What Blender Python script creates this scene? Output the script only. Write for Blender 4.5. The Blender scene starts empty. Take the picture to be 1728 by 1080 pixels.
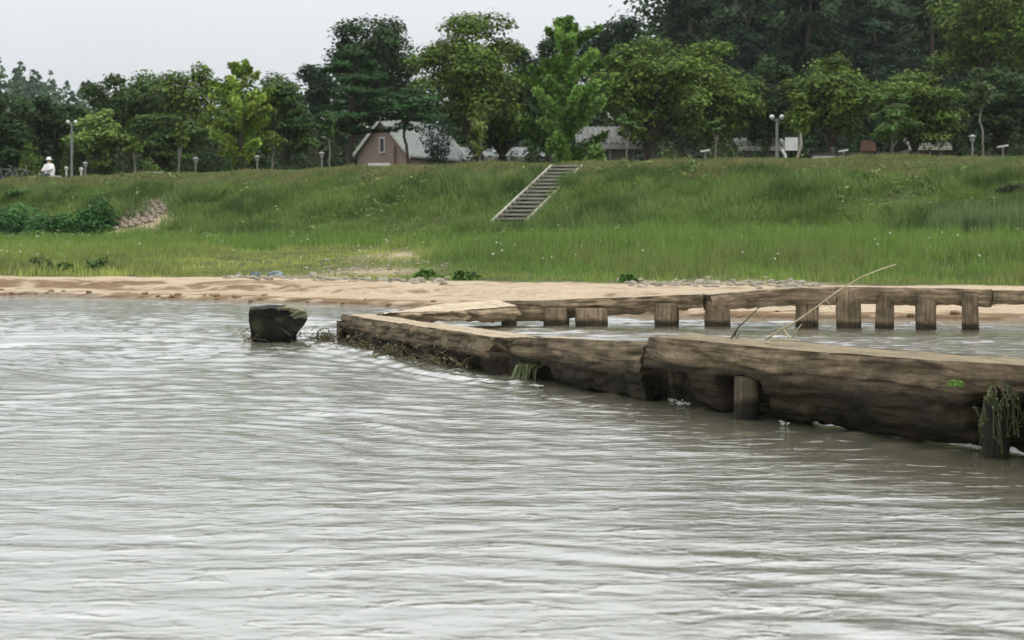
import bpy, math, random
import numpy as np
from mathutils import Vector

# ------------------------------------------------------------------ camera, sky, sun
S = bpy.context.scene
F = 2600.0            # focal length in pixels of a 1728 px wide picture
HOR = 409.0           # picture row of the horizon
cam = bpy.data.objects.new('camera', bpy.data.cameras.new('camera'))
S.collection.objects.link(cam)
cam.location = (0, 0, 1.0)
cam.rotation_euler = (math.radians(90), 0, 0)
cam.data.sensor_width = 36.0
cam.data.lens = F / 1728 * 36
cam.data.shift_y = -(540 - HOR) / 1728
cam.data.clip_start = 0.1
cam.data.clip_end = 4000
cam.data.dof.use_dof = True
cam.data.dof.focus_distance = 11.0
cam.data.dof.aperture_fstop = 5.0
S.camera = cam

SUN_EL, SUN_AZ = math.radians(50), math.radians(88)   # azimuth clockwise from +Y (to the right, slightly behind)
world = bpy.data.worlds.new('World'); S.world = world; world.use_nodes = True
nt = world.node_tree; nt.nodes.clear()
def wn(t, **k):
    n = nt.nodes.new(t)
    for a, b in k.items(): setattr(n, a, b)
    return n
sky = wn('ShaderNodeTexSky', sky_type='NISHITA', sun_disc=False, sun_elevation=SUN_EL, sun_rotation=SUN_AZ)
tc = wn('ShaderNodeTexCoord'); sep = wn('ShaderNodeSeparateXYZ')
nt.links.new(tc.outputs['Generated'], sep.inputs[0])
ramp = wn('ShaderNodeValToRGB')           # overcast sky: brightens evenly from the horizon to the zenith
ramp.color_ramp.elements[0].position = 0.0; ramp.color_ramp.elements[0].color = (0.655, 0.69, 0.72, 1)
ramp.color_ramp.elements[1].position = 1.0; ramp.color_ramp.elements[1].color = (0.85, 0.85, 0.85, 1)
for p, c in ((0.15, (0.70, 0.725, 0.735)),):
    e = ramp.color_ramp.elements.new(p); e.color = (*c, 1)
nt.links.new(sep.outputs['Z'], ramp.inputs[0])
mul = wn('ShaderNodeMath', operation='MULTIPLY_ADD'); mul.inputs[1].default_value = 24.0; mul.inputs[2].default_value = 7.8
mul.use_clamp = False
mx0 = wn('ShaderNodeMath', operation='MAXIMUM'); mx0.inputs[1].default_value = 0.0
nt.links.new(sep.outputs['Z'], mx0.inputs[0]); nt.links.new(mx0.outputs[0], mul.inputs[0])
nz = wn('ShaderNodeTexNoise'); nz.inputs['Scale'].default_value = 2.2; nz.inputs['Detail'].default_value = 3
nt.links.new(tc.outputs['Generated'], nz.inputs['Vector'])
nm = wn('ShaderNodeMapRange'); nm.inputs[3].default_value = 0.93; nm.inputs[4].default_value = 1.07
nt.links.new(nz.outputs[0], nm.inputs[0])
m2 = wn('ShaderNodeMath', operation='MULTIPLY'); nt.links.new(mul.outputs[0], m2.inputs[0]); nt.links.new(nm.outputs[0], m2.inputs[1])
sc1 = wn('ShaderNodeVectorMath', operation='SCALE'); nt.links.new(ramp.outputs[0], sc1.inputs[0]); nt.links.new(m2.outputs[0], sc1.inputs['Scale'])
sc2 = wn('ShaderNodeVectorMath', operation='SCALE'); nt.links.new(sky.outputs[0], sc2.inputs[0]); sc2.inputs['Scale'].default_value = 0.10
addv = wn('ShaderNodeVectorMath', operation='ADD'); nt.links.new(sc1.outputs[0], addv.inputs[0]); nt.links.new(sc2.outputs[0], addv.inputs[1])
bg = wn('ShaderNodeBackground'); bg.inputs['Strength'].default_value = 0.10
nt.links.new(addv.outputs[0], bg.inputs[0])
nt.links.new(bg.outputs[0], wn('ShaderNodeOutputWorld').inputs[0])

sl = bpy.data.lights.new('sun', 'SUN'); sl.energy = 1.5; sl.angle = math.radians(16); sl.color = (1.0, 0.95, 0.86)
sun = bpy.data.objects.new('sun', sl); S.collection.objects.link(sun)
sd = Vector((math.sin(SUN_AZ) * math.cos(SUN_EL), math.cos(SUN_AZ) * math.cos(SUN_EL), math.sin(SUN_EL)))
sun.rotation_euler = sd.to_track_quat('Z', 'Y').to_euler(); sun.location = (40, -20, 60)
S.view_settings.view_transform = 'Standard'; S.view_settings.look = 'None'
S.view_settings.exposure = 0.0; S.view_settings.gamma = 1.0
S.render.engine = 'CYCLES'
S.cycles.use_denoising = True
S.cycles.max_bounces = 5; S.cycles.diffuse_bounces = 3; S.cycles.glossy_bounces = 3; S.cycles.transmission_bounces = 3
S.cycles.transparent_max_bounces = 4; S.cycles.volume_bounces = 0

rng = np.random.default_rng(11)
# ------------------------------------------------------------------ numpy noise
_perm = np.random.default_rng(5).permutation(256).astype(np.int64); _perm = np.concatenate([_perm, _perm, _perm])
_val = np.random.default_rng(6).uniform(-1, 1, 256)
def vnoise(x, y, z=0.0):
    x, y, z = np.broadcast_arrays(np.asarray(x, float), np.asarray(y, float), np.asarray(z, float))
    xi, yi, zi = np.floor(x).astype(np.int64), np.floor(y).astype(np.int64), np.floor(z).astype(np.int64)
    fx, fy, fz = x - xi, y - yi, z - zi
    fx, fy, fz = [f * f * f * (f * (f * 6 - 15) + 10) for f in (fx, fy, fz)]
    def h(a, b, c): return _val[_perm[_perm[_perm[(xi + a) & 255] + ((yi + b) & 255)] + ((zi + c) & 255)]]
    def l(a, b, t): return a + (b - a) * t
    return l(l(l(h(0,0,0), h(1,0,0), fx), l(h(0,1,0), h(1,1,0), fx), fy),
             l(l(h(0,0,1), h(1,0,1), fx), l(h(0,1,1), h(1,1,1), fx), fy), fz)
def fbm(x, y, z=0.0, o=4, g=0.5):
    s = 0; a = 1; t = 0
    for i in range(o):
        s = s + a * vnoise(np.asarray(x) * 2**i + 17.3 * i, np.asarray(y) * 2**i + 5.1 * i, np.asarray(z) * 2**i + 9.7 * i); t += a; a *= g
    return s / t
def smooth(t): t = np.clip(t, 0, 1); return t * t * (3 - 2 * t)

# ------------------------------------------------------------------ object helpers
COL = S.collection
def tag(o, label=None, cat=None, group=None, kind=None):
    if label: o['label'] = label
    if cat: o['category'] = cat
    if group: o['group'] = group
    if kind: o['kind'] = kind
    return o
def empty(name, loc, label=None, cat=None, group=None, rz=0):
    o = bpy.data.objects.new(name, None); COL.objects.link(o); o.location = loc; o.rotation_euler.z = rz
    return tag(o, label, cat, group)
def npmesh(name, V, Fc, mat, parent=None, smoothf=True, col=None, attrs=None, origin=None):
    V = np.asarray(V, np.float32).reshape(-1, 3).copy(); Fc = np.asarray(Fc, np.int32); k = Fc.shape[1]
    if parent is not None: V -= np.array(parent.location, np.float32)
    loc = (0, 0, 0)
    if origin is not None and parent is None: V -= np.array(origin, np.float32); loc = origin
    me = bpy.data.meshes.new(name)
    me.vertices.add(len(V)); me.vertices.foreach_set('co', V.ravel())
    me.loops.add(Fc.size); me.loops.foreach_set('vertex_index', Fc.ravel())
    me.polygons.add(len(Fc)); me.polygons.foreach_set('loop_start', np.arange(0, Fc.size, k, dtype=np.int32))
    me.polygons.foreach_set('loop_total', np.full(len(Fc), k, np.int32))
    me.polygons.foreach_set('use_smooth', np.full(len(Fc), smoothf, bool))
    if col is not None:
        a = me.attributes.new('col', 'FLOAT_COLOR', 'POINT')
        c = np.ones((len(V), 4), np.float32); c[:, :3] = col; a.data.foreach_set('color', c.ravel())
    for n, v in (attrs or {}).items():
        a = me.attributes.new(n, 'FLOAT', 'POINT'); a.data.foreach_set('value', np.asarray(v, np.float32).ravel())
    me.update(); me.validate()
    if mat: me.materials.append(mat)
    o = bpy.data.objects.new(name, me); COL.objects.link(o)
    if parent is not None: o.parent = parent
    else: o.location = loc
    return o
class MB:
    """collects quads / boxes / tubes in world coordinates"""
    def __init__(s): s.v = []; s.f = []; s.n = 0
    def add(s, V, Fc):
        V = np.asarray(V, float).reshape(-1, 3); Fc = np.asarray(Fc)
        s.v.append(V); s.f.append(Fc + s.n); s.n += len(V); return s
    def box(s, c, sz, rz=0.0, rx=0.0, ry=0.0, bev=0.0):
        x, y, z = [a / 2 for a in sz]
        P = np.array([(i, j, k) for i in (-x, x) for j in (-y, y) for k in (-z, z)])
        def R(P, a, i, j):
            Q = P.copy(); Q[:, i] = P[:, i] * math.cos(a) - P[:, j] * math.sin(a); Q[:, j] = P[:, i] * math.sin(a) + P[:, j] * math.cos(a); return Q
        P = R(P, rx, 1, 2); P = R(P, ry, 0, 2); P = R(P, rz, 0, 1)
        return s.add(P + np.array(c), [(0,1,3,2),(4,6,7,5),(0,4,5,1),(2,3,7,6),(0,2,6,4),(1,5,7,3)])
    def tube(s, pts, rad, n=8, cap=True):
        pts = np.asarray(pts, float); m = len(pts); rad = np.broadcast_to(rad, (m,))
        T = np.gradient(pts, axis=0); T /= np.linalg.norm(T, axis=1)[:, None] + 1e-9
        ref = np.array([0, 0, 1.0]) if abs(T[:, 2]).mean() < .8 else np.array([1.0, 0, 0])
        A = np.cross(T, ref); A /= np.linalg.norm(A, axis=1)[:, None] + 1e-9; B = np.cross(T, A)
        th = np.linspace(0, 2 * math.pi, n, endpoint=False)
        V = pts[:, None] + rad[:, None, None] * (np.cos(th)[None, :, None] * A[:, None] + np.sin(th)[None, :, None] * B[:, None])
        fs = []
        for i in range(m - 1):
            for j in range(n):
                fs.append((i*n+j, i*n+(j+1) % n, (i+1)*n+(j+1) % n, (i+1)*n+j))
        V = V.reshape(-1, 3)
        if cap:
            V = np.vstack([V, pts[0], pts[-1]]); a, b = m * n, m * n + 1
            for j in range(0, n, 1):
                fs.append((a, (j+1) % n, j, j)); fs.append((b, (m-1)*n+j, (m-1)*n+(j+1) % n, (m-1)*n+(j+1) % n))
        # degenerate quads become triangles
        s.v.append(V); base = s.n; s.n += len(V)
        s.f.append(np.array(fs) + base); return s
    def build(s, name, mat, parent=None, smoothf=False, origin=None, col=None):
        V = np.vstack(s.v); Fc = [tuple(dict.fromkeys(r)) for a in s.f for r in a.tolist()]
        if parent is not None: V = V - np.array(parent.location)
        loc = (0, 0, 0)
        if parent is None and origin is not None: V = V - np.array(origin); loc = origin
        me = bpy.data.meshes.new(name); me.from_pydata(V.tolist(), [], Fc); me.update()
        me.polygons.foreach_set('use_smooth', np.full(len(me.polygons), smoothf, bool))
        if mat: me.materials.append(mat)
        o = bpy.data.objects.new(name, me); COL.objects.link(o)
        if parent is not None: o.parent = parent
        else: o.location = loc
        return o
def at(px, py, d):      # a picture position and a distance in metres -> a place
    return np.array([(px - 864) / F * d, d, 1 + (HOR - py) / F * d])

# ------------------------------------------------------------------ materials
def mat(name):
    m = bpy.data.materials.new(name); m.use_nodes = True; n = m.node_tree.nodes; n.clear()
    out = n.new('ShaderNodeOutputMaterial'); p = n.new('ShaderNodeBsdfPrincipled'); m.node_tree.links.new(p.outputs[0], out.inputs[0])
    return m, m.node_tree, p, out
def noise(t, scale, detail=4, vec=None, rough=0.55):
    n = t.nodes.new('ShaderNodeTexNoise'); n.inputs['Scale'].default_value = scale; n.inputs['Detail'].default_value = detail; n.inputs['Roughness'].default_value = rough
    if vec is not None: t.links.new(vec, n.inputs['Vector'])
    return n
def cramp(t, fac, stops):
    r = t.nodes.new('ShaderNodeValToRGB'); e = r.color_ramp.elements
    while len(e) < len(stops): e.new(0.5)
    for i, (p, c) in enumerate(stops): e[i].position = p; e[i].color = (*c, 1)
    t.links.new(fac, r.inputs[0]); return r
def mapping(t, scale=(1, 1, 1), src='Object'):
    c = t.nodes.new('ShaderNodeTexCoord'); m = t.nodes.new('ShaderNodeMapping'); m.inputs['Scale'].default_value = scale
    t.links.new(c.outputs[src], m.inputs[0]); return m.outputs[0]
def bump(t, p, h, strength=0.5, dist=0.02):
    b = t.nodes.new('ShaderNodeBump'); b.inputs['Strength'].default_value = strength; b.inputs['Distance'].default_value = dist
    t.links.new(h, b.inputs['Height']); t.links.new(b.outputs[0], p.inputs['Normal']); return b
def mixc(t, a, b, fac, mode='MIX'):
    m = t.nodes.new('ShaderNodeMix'); m.data_type = 'RGBA'; m.blend_type = mode
    for s, i in ((fac, 0), (a, 6), (b, 7)):
        if isinstance(s, (int, float)): m.inputs[i].default_value = s
        elif isinstance(s, tuple): m.inputs[i].default_value = (*s, 1)
        else: t.links.new(s, m.inputs[i])
    return m.outputs[2]
def plain(name, c0, c1, scale=8, rough=0.7, bs=0.3, bd=0.01, stretch=(1, 1, 1), spec=0.3):
    m, t, p, o = mat(name); v = mapping(t, stretch); n = noise(t, scale, 5, v)
    r = cramp(t, n.outputs[0], [(0.3, c0), (0.7, c1)]); t.links.new(r.outputs[0], p.inputs['Base Color'])
    p.inputs['Roughness'].default_value = rough; p.inputs['Specular IOR Level'].default_value = spec
    if bs: bump(t, p, n.outputs[0], bs, bd)
    return m
def leafmat(name, trans=0.35, rough=0.6, spec=0.08):
    m, t, p, o = mat(name); a = t.nodes.new('ShaderNodeAttribute'); a.attribute_name = 'col'
    t.links.new(a.outputs['Color'], p.inputs['Base Color']); p.inputs['Roughness'].default_value = rough
    p.inputs['Specular IOR Level'].default_value = spec
    tr = t.nodes.new('ShaderNodeBsdfTranslucent'); t.links.new(a.outputs['Color'], tr.inputs[0])
    mx = t.nodes.new('ShaderNodeMixShader'); mx.inputs[0].default_value = trans
    t.links.new(p.outputs[0], mx.inputs[1]); t.links.new(tr.outputs[0], mx.inputs[2]); t.links.new(mx.outputs[0], o.inputs[0])
    return m
M_leaf = leafmat('leaves', 0.16); M_grass = leafmat('grass', 0.3, 0.6, 0.15)
M_bark = plain('bark', (0.022, 0.018, 0.014), (0.065, 0.053, 0.04), 6, 0.9, 0.8, 0.04, (1, 1, 0.25))
M_palebark = plain('pale_bark', (0.10, 0.10, 0.08), (0.2, 0.195, 0.16), 6, 0.9, 0.4, 0.02, (1, 1, 0.25))
M_white = plain('white_paint', (0.42, 0.42, 0.4), (0.60, 0.60, 0.57), 5, 0.5, 0.1)
M_cream = plain('cream_paint', (0.32, 0.31, 0.27), (0.48, 0.47, 0.42), 5, 0.6, 0.1)
M_grey = plain('grey_metal', (0.13, 0.135, 0.13), (0.22, 0.225, 0.22), 5, 0.5, 0.1)
M_dark = plain('dark_metal', (0.02, 0.02, 0.02), (0.05, 0.05, 0.05), 5, 0.5, 0.1)
M_conc = plain('concrete', (0.17, 0.165, 0.14), (0.29, 0.28, 0.24), 4, 0.85, 0.4, 0.01)
M_stone = plain('river_stone', (0.15, 0.135, 0.105), (0.34, 0.30, 0.23), 3, 0.85, 0.5, 0.02)
M_bluestone = plain('blue_grey_stone', (0.10, 0.14, 0.16), (0.24, 0.30, 0.32), 5, 0.85, 0.5, 0.02)
M_redstone = plain('reddish_stone', (0.13, 0.10, 0.078), (0.30, 0.235, 0.19), 3, 0.85, 0.5, 0.02)
M_skin = plain('skin', (0.45, 0.28, 0.2), (0.5, 0.32, 0.23), 5, 0.6, 0)
M_cloth = plain('white_cloth', (0.6, 0.6, 0.58), (0.75, 0.75, 0.73), 12, 0.9, 0.3)
M_trouser = plain('dark_cloth', (0.04, 0.045, 0.05), (0.07, 0.075, 0.08), 12, 0.9, 0.3)

def wood(name, bark0, bark1, top0, top1, fibre=1.0):
    """weathered log: attributes 'along' (m), 'around' (0..1), 'top' (0..1 sawn face), 'wet' (0..1)"""
    m, t, p, o = mat(name)
    A = {}
    for k in ('along', 'around', 'top', 'wet'):
        n = t.nodes.new('ShaderNodeAttribute'); n.attribute_name = k; A[k] = n.outputs['Fac']
    cx = t.nodes.new('ShaderNodeCombineXYZ'); t.links.new(A['along'], cx.inputs[0]); t.links.new(A['around'], cx.inputs[1])
    mp = t.nodes.new('ShaderNodeMapping'); mp.inputs['Scale'].default_value = (1.7, 36.0, 1); mp.inputs['Rotation'].default_value = (0, 0, 0.12); t.links.new(cx.outputs[0], mp.inputs[0])
    fib = noise(t, 1.6 * fibre, 8, mp.outputs[0], 0.68); fib.inputs['Distortion'].default_value = 0.5
    obj = mapping(t); blot = noise(t, 4.5, 5, obj, 0.6); fine = noise(t, 45, 4, obj, 0.7)
    mp2 = t.nodes.new('ShaderNodeMapping'); mp2.inputs['Scale'].default_value = (0.7, 22.0, 1); t.links.new(cx.outputs[0], mp2.inputs[0])
    crk = t.nodes.new('ShaderNodeTexNoise'); crk.noise_type = 'RIDGED_MULTIFRACTAL'; crk.inputs['Scale'].default_value = 1.1; crk.inputs['Detail'].default_value = 4
    t.links.new(mp2.outputs[0], crk.inputs['Vector'])
    c = cramp(t, fib.outputs[0], [(0.32, bark0), (0.5, tuple((a+b)/2 for a, b in zip(bark0, bark1))), (0.68, bark1)]).outputs[0]
    dk = cramp(t, blot.outputs[0], [(0.35, (0.45, 0.44, 0.40)), (0.62, (1.1, 1.05, 1.0))]).outputs[0]
    c = mixc(t, c, dk, 1.0, 'MULTIPLY')
    moss = cramp(t, noise(t, 7, 4, obj).outputs[0], [(0.56, (0, 0, 0)), (0.72, (0.5, 0.5, 0.5))]).outputs[0]
    c = mixc(t, c, (0.085, 0.09, 0.03), moss)
    tp = cramp(t, fib.outputs[0], [(0.3, top0), (0.7, top1)]).outputs[0]
    tp = mixc(t, tp, tuple(a * 0.62 for a in top0), cramp(t, blot.outputs[0], [(0.5, (0, 0, 0)), (0.75, (0.8, 0.8, 0.8))]).outputs[0])
    # ragged border of the sawn face
    ad = t.nodes.new('ShaderNodeMath'); ad.operation = 'ADD'; t.links.new(A['top'], ad.inputs[0])
    sb = t.nodes.new('ShaderNodeMath'); sb.operation = 'MULTIPLY_ADD'; sb.inputs[1].default_value = 1.2; sb.inputs[2].default_value = -0.6
    t.links.new(blot.outputs[0], sb.inputs[0]); t.links.new(sb.outputs[0], ad.inputs[1])
    tf = cramp(t, ad.outputs[0], [(0.42, (0, 0, 0)), (0.58, (1, 1, 1))]).outputs[0]
    c = mixc(t, c, tp, tf)
    wetc = mixc(t, c, (0.17, 0.17, 0.135), 1.0, 'MULTIPLY')
    wa = t.nodes.new('ShaderNodeMath'); wa.operation = 'ADD'; t.links.new(A['wet'], wa.inputs[0]); t.links.new(sb.outputs[0], wa.inputs[1])
    wf = cramp(t, wa.outputs[0], [(0.35, (0, 0, 0)), (0.75, (1, 1, 1))]).outputs[0]
    c = mixc(t, c, wetc, wf)
    t.links.new(c, p.inputs['Base Color'])
    p.inputs['Roughness'].default_value = 0.85; p.inputs['Specular IOR Level'].default_value = 0.25
    ck = cramp(t, crk.outputs[0], [(0.55, (1, 1, 1)), (0.95, (0.25, 0.22, 0.18))]).outputs[0]
    c = mixc(t, c, ck, 1.0, 'MULTIPLY')
    spk = cramp(t, fine.outputs[0], [(0.3, (0.45, 0.43, 0.4)), (0.5, (1, 1, 1)), (0.72, (1.6, 1.55, 1.4))]).outputs[0]
    c = mixc(t, c, spk, 0.4, 'MULTIPLY'); t.links.new(c, p.inputs['Base Color'])
    b = bump(t, p, fib.outputs[0], 1.0, 0.03)
    b2 = t.nodes.new('ShaderNodeBump'); b2.inputs['Strength'].default_value = 0.8; b2.inputs['Distance'].default_value = 0.015
    t.links.new(fine.outputs[0], b2.inputs['Height']); t.links.new(b2.outputs[0], b.inputs['Normal'])
    return m
M_nearlog = wood('old_near_log', (0.045, 0.036, 0.023), (0.31, 0.245, 0.16), (0.17, 0.14, 0.09), (0.38, 0.31, 0.20))
M_midlog = wood('mid_log', (0.05, 0.041, 0.026), (0.29, 0.23, 0.15), (0.36, 0.29, 0.20), (0.56, 0.46, 0.33))
M_farlog = wood('far_log', (0.15, 0.112, 0.07), (0.45, 0.355, 0.24), (0.42, 0.34, 0.24), (0.60, 0.50, 0.37))
M_stub = wood('stub_log', (0.006, 0.006, 0.005), (0.028, 0.027, 0.021), (0.13, 0.14, 0.08), (0.30, 0.28, 0.18))

# ------------------------------------------------------------------ lie of the land
XS = np.array([-200, -60, -9.5, -6.8, -4.5, -2.4, 0.0, 2.56, 6.3, 60, 200.])
YS = np.array([110, 52, 28.6, 26.8, 25.5, 24.1, 21.7, 19.9, 19.0, 12.0, 4.])
XG = np.array([-200, -60, -10.9, -5.9, -3.1, 0, 3.4, 8.5, 60, 200.]); YG = np.array([118, 58, 33.3, 32.6, 30.5, 28.5, 26.4, 25.4, 18, 10.])
XC = np.array([-200, -60, -24.9, -14.5, -6.3, 2.1, 9.4, 17.7, 60, 200.]); YC = np.array([160, 97, 75, 67, 62.4, 58.4, 56, 53.4, 42, 30.])
def shore(x): return np.interp(x, XS, YS) + 0.25 * fbm(x * 0.5, 3.3, 0, 3)
def gline(x): return np.interp(x, XG, YG) + 0.8 * fbm(x * 0.6, 8.1, 0, 4)
def crest(x): return np.interp(x, XC, YC)
CREST_Z = 4.0
def foot(x): return crest(x) - 8.6
def ground_z(x, y, rough=True):
    x = np.asarray(x, float); y = np.asarray(y, float)
    s, g, f, c = shore(x), gline(x), foot(x), crest(x)
    u = y - s
    z = np.where(u < 0, np.maximum(-0.7, u * 0.12), 0)
    n1 = fbm(x * 0.8, y * 1.6, 1.0, 4); sc = 0.22 + 0.10 * n1
    z = np.where((u >= 0), 0.02 + 0.07 * smooth(u / 0.25) + 0.12 * smooth((u / np.maximum(g - s, .1) - 0.38 - 0.2 * n1) / 0.14) + 0.05 * np.clip(u / np.maximum(g - s, .1), 0, 1), z)
    tg = smooth((y - g) / np.maximum(f - g, 1)); z = np.where(y > g, z + 0.72 * tg, z)
    ts = np.clip((y - f) / (c - f), 0, 1); ts2 = ts * 0.85 + 0.15 * smooth(ts)
    z = np.where(y > f, z + (CREST_Z - 0.96) * ts2, z)
    z = np.where(y > c, CREST_Z - 0.12 * smooth((y - c) / 1.5), z)
    if rough:
        r = np.clip((y - g) / 3, 0, 1) * np.where(y > c, 0.25, 1)
        z = z + r * (0.13 * fbm(x * 0.45, y * 0.45, 2, 3) + 0.05 * fbm(x * 1.7, y * 1.7, 3, 2))
        z = z + np.where((u > 0) & (y < g + 2), 0.018 * fbm(x * 3, y * 5, 4, 3), 0)
    return z

# ground sheet: rows follow the shore, the grass line, the foot and the crest of the levee
xs = np.concatenate([np.array([-900, -400, -200, -120]), np.linspace(-80, -32, 25), np.linspace(-31.8, 31.8, 425), np.linspace(32, 80, 25), np.array([120, 200, 400, 900])])
s_, g_, f_, c_ = shore(xs), gline(xs), foot(xs), crest(xs)
rows = [np.full_like(xs, -60.0), np.minimum(s_ - 16, 2), s_ - 6]
rows += [s_ - 1.5 + t * 1.5 for t in np.linspace(0, 0.98, 5)]
rows += [s_ + t * (g_ - s_) for t in np.linspace(0, 1, 70)]
rows += [g_ + t * (f_ - g_) for t in np.linspace(0.012, 1, 50)]
rows += [f_ + t * (c_ - f_) for t in np.linspace(0.03, 1, 40)]
rows += [c_ + t for t in (0.4, 0.8, 1.5, 3, 6, 10, 16, 25, 40, 70, 120, 220, 450, 900)]
Y = np.array(rows); X = np.broadcast_to(xs, Y.shape); Z = ground_z(X, Y)
nr, nc = Y.shape
idx = np.arange(nr * nc).reshape(nr, nc)
Fg = np.stack([idx[:-1, :-1], idx[:-1, 1:], idx[1:, 1:], idx[1:, :-1]], -1).reshape(-1, 4)
u = Y - s_; band = np.clip(u / np.maximum(g_ - s_, .1), 0, 1)
n_a = fbm(X * 1.1, Y * 1.3, 0, 5); n_b = fbm(X * 1.9 + 9, Y * 6.0, 4, 4, 0.65)
ledge = np.exp(-((band - 0.50 - 0.22 * fbm(X * 0.3, 7, 0, 2)) / 0.19) ** 2) * (1.0 - 0.95 * smooth((X + 5.5) / 4)) + np.exp(-((u - 0.35) / 0.45) ** 2) * (0.6 + 0.45 * smooth((X + 6) / 3))
damp = smooth((ledge * 1.05 + n_b * 1.7 - 0.66) / 0.16) * np.where(u > 0, 1, 0) * np.where(Y < g_ - .3, 1, 0)
wetline = np.where(u < 0.16, 1.0, 0) 
grassy = smooth((Y - g_ + 0.7 * n_a) / 0.5)
# paths and bare patches on the bank
def px_of(x, y): return 864 + F * x / np.maximum(y, 1)
def patch(x, y, cx, cy, rx, ry): return np.exp(-(((x - cx) / rx) ** 2 + ((y - cy) / ry) ** 2))
def bare(x, y):
    b = patch(x, y, -3.0, 42.0, 0.9, 3.4) + 0.9 * patch(x, y, -1.55, 50.2, 1.1, 0.9)
    b = b + patch(x, y, -3.3, 34.5, 1.4, 1.6) + 1.0 * patch(x, y, 3.6, 27.2, 1.8, 1.1) + 1.6 * patch(x, y, -14.7, 61.2, 1.5, 2.2)
    return b
cs = np.stack([0.36 + 0.05 * n_a, 0.29 + 0.04 * n_a, 0.205 + 0.03 * n_a], -1)
cd = np.array([0.15, 0.098, 0.052])
cg = np.stack([0.050 + 0.02 * n_a, 0.062 + 0.02 * n_a, 0.022 + 0.0 * n_a], -1)
cb = np.array([0.30, 0.245, 0.16])
colg = cs * (1 - damp[..., None] * 0.92) + cd * damp[..., None] * 0.92
colg = colg * (1 - 0.45 * wetline[..., None])
cgb = cg * (1 - np.clip(bare(X, Y), 0, 1)[..., None]) + cb * np.clip(bare(X, Y), 0, 1)[..., None]
colg = colg * (1 - grassy[..., None]) + cgb * grassy[..., None]
M_ground, t, p, o = mat('ground')
a = t.nodes.new('ShaderNodeAttribute'); a.attribute_name = 'col'
v = mapping(t); nf = noise(t, 9, 6, v, 0.7); nf2 = noise(t, 60, 3, v, 0.7)
c = mixc(t, a.outputs['Color'], cramp(t, nf.outputs[0], [(0.3, (0.78, 0.76, 0.74)), (0.7, (1.18, 1.18, 1.18))]).outputs[0], 1.0, 'MULTIPLY')
t.links.new(c, p.inputs['Base Color']); p.inputs['Roughness'].default_value = 0.95; p.inputs['Specular IOR Level'].default_value = 0.15
bump(t, p, nf.outputs[0], 0.6, 0.06)
tag(npmesh('ground', np.stack([X, Y, Z], -1), Fg, M_ground, col=colg.reshape(-1, 3)), 'sandy river bank rising to the grassed levee', None, None, 'structure')

# ------------------------------------------------------------------ river
M_water, t, p, o = mat('river_water')
v = mapping(t)
big = noise(t, 0.35, 3, v)
c = cramp(t, big.outputs[0], [(0.35, (0.115, 0.11, 0.07)), (0.65, (0.15, 0.144, 0.10))]).outputs[0]
t.links.new(c, p.inputs['Base Color']); p.inputs['Roughness'].default_value = 0.15; p.inputs['IOR'].default_value = 2.0
p.inputs['Specular IOR Level'].default_value = 0.5
v1 = mapping(t, (0.85, 2.0, 1.0)); r1 = noise(t, 6.5, 4, v1, 0.55); r1.inputs['Distortion'].default_value = 0.6
v2 = mapping(t, (1.5, 4.2, 1.0)); r2 = noise(t, 2.6, 3, v2, 0.5); r2.inputs['Distortion'].default_value = 0.7
rip = cramp(t, r2.outputs[0], [(0.54, (0, 0, 0)), (0.60, (0.35, 0.35, 0.35)), (0.66, (1, 1, 1))]); rip.color_ramp.interpolation = 'EASE'
sm_ = t.nodes.new('ShaderNodeMath'); sm_.operation = 'MULTIPLY_ADD'; sm_.inputs[1].default_value = 0.38; t.links.new(rip.outputs[0], sm_.inputs[0]); h_ = t.nodes.new('ShaderNodeMath'); h_.operation = 'MULTIPLY'; h_.inputs[1].default_value = 0.6; t.links.new(r1.outputs[0], h_.inputs[0]); t.links.new(h_.outputs[0], sm_.inputs[2])
bb_ = bump(t, p, sm_.outputs[0], 0.5, 0.017)
gl_ = t.nodes.new('ShaderNodeBsdfGlossy'); gl_.inputs['Roughness'].default_value = 0.15; gl_.inputs['Color'].default_value = (0.96, 0.97, 0.97, 1); t.links.new(bb_.outputs[0], gl_.inputs['Normal'])
mw_ = t.nodes.new('ShaderNodeMixShader'); mw_.inputs[0].default_value = 0.43; t.links.new(p.outputs[0], mw_.inputs[1]); t.links.new(gl_.outputs[0], mw_.inputs[2]); t.links.new(mw_.outputs[0], o.inputs[0])
ang = np.concatenate([np.radians(np.linspace(-100, -36, 40)), np.radians(np.linspace(-35.5, 35.5, 800)), np.radians(np.linspace(36, 100, 40))])
ang_f = np.concatenate([np.radians(np.linspace(-100, -29, 50)), np.radians(np.linspace(-28.5, 28.5, 640)), np.radians(np.linspace(29, 100, 50))])
rr = np.concatenate([[0.3, 2, 5], np.geomspace(7.5, 48, 540), [55, 70, 100, 160, 300]])
A, R = np.meshgrid(ang_f, rr)
WX, WY = R * np.sin(A), -5.0 + R * np.cos(A)
wr = np.random.default_rng(3)
wz = np.zeros_like(WX)
w1 = 0.9 * fbm(WX * 0.5, WY * 0.5, 0, 2); w2 = 0.9 * fbm(WX * 0.5 + 50, WY * 0.5, 0, 2)
amp = 0.75 + 0.55 * fbm(WX * 0.22, WY * 0.35, 5, 3) + 0.30 * smooth((WX - 0.2) / 2.0) * smooth((9.5 - WY) / 4)
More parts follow.
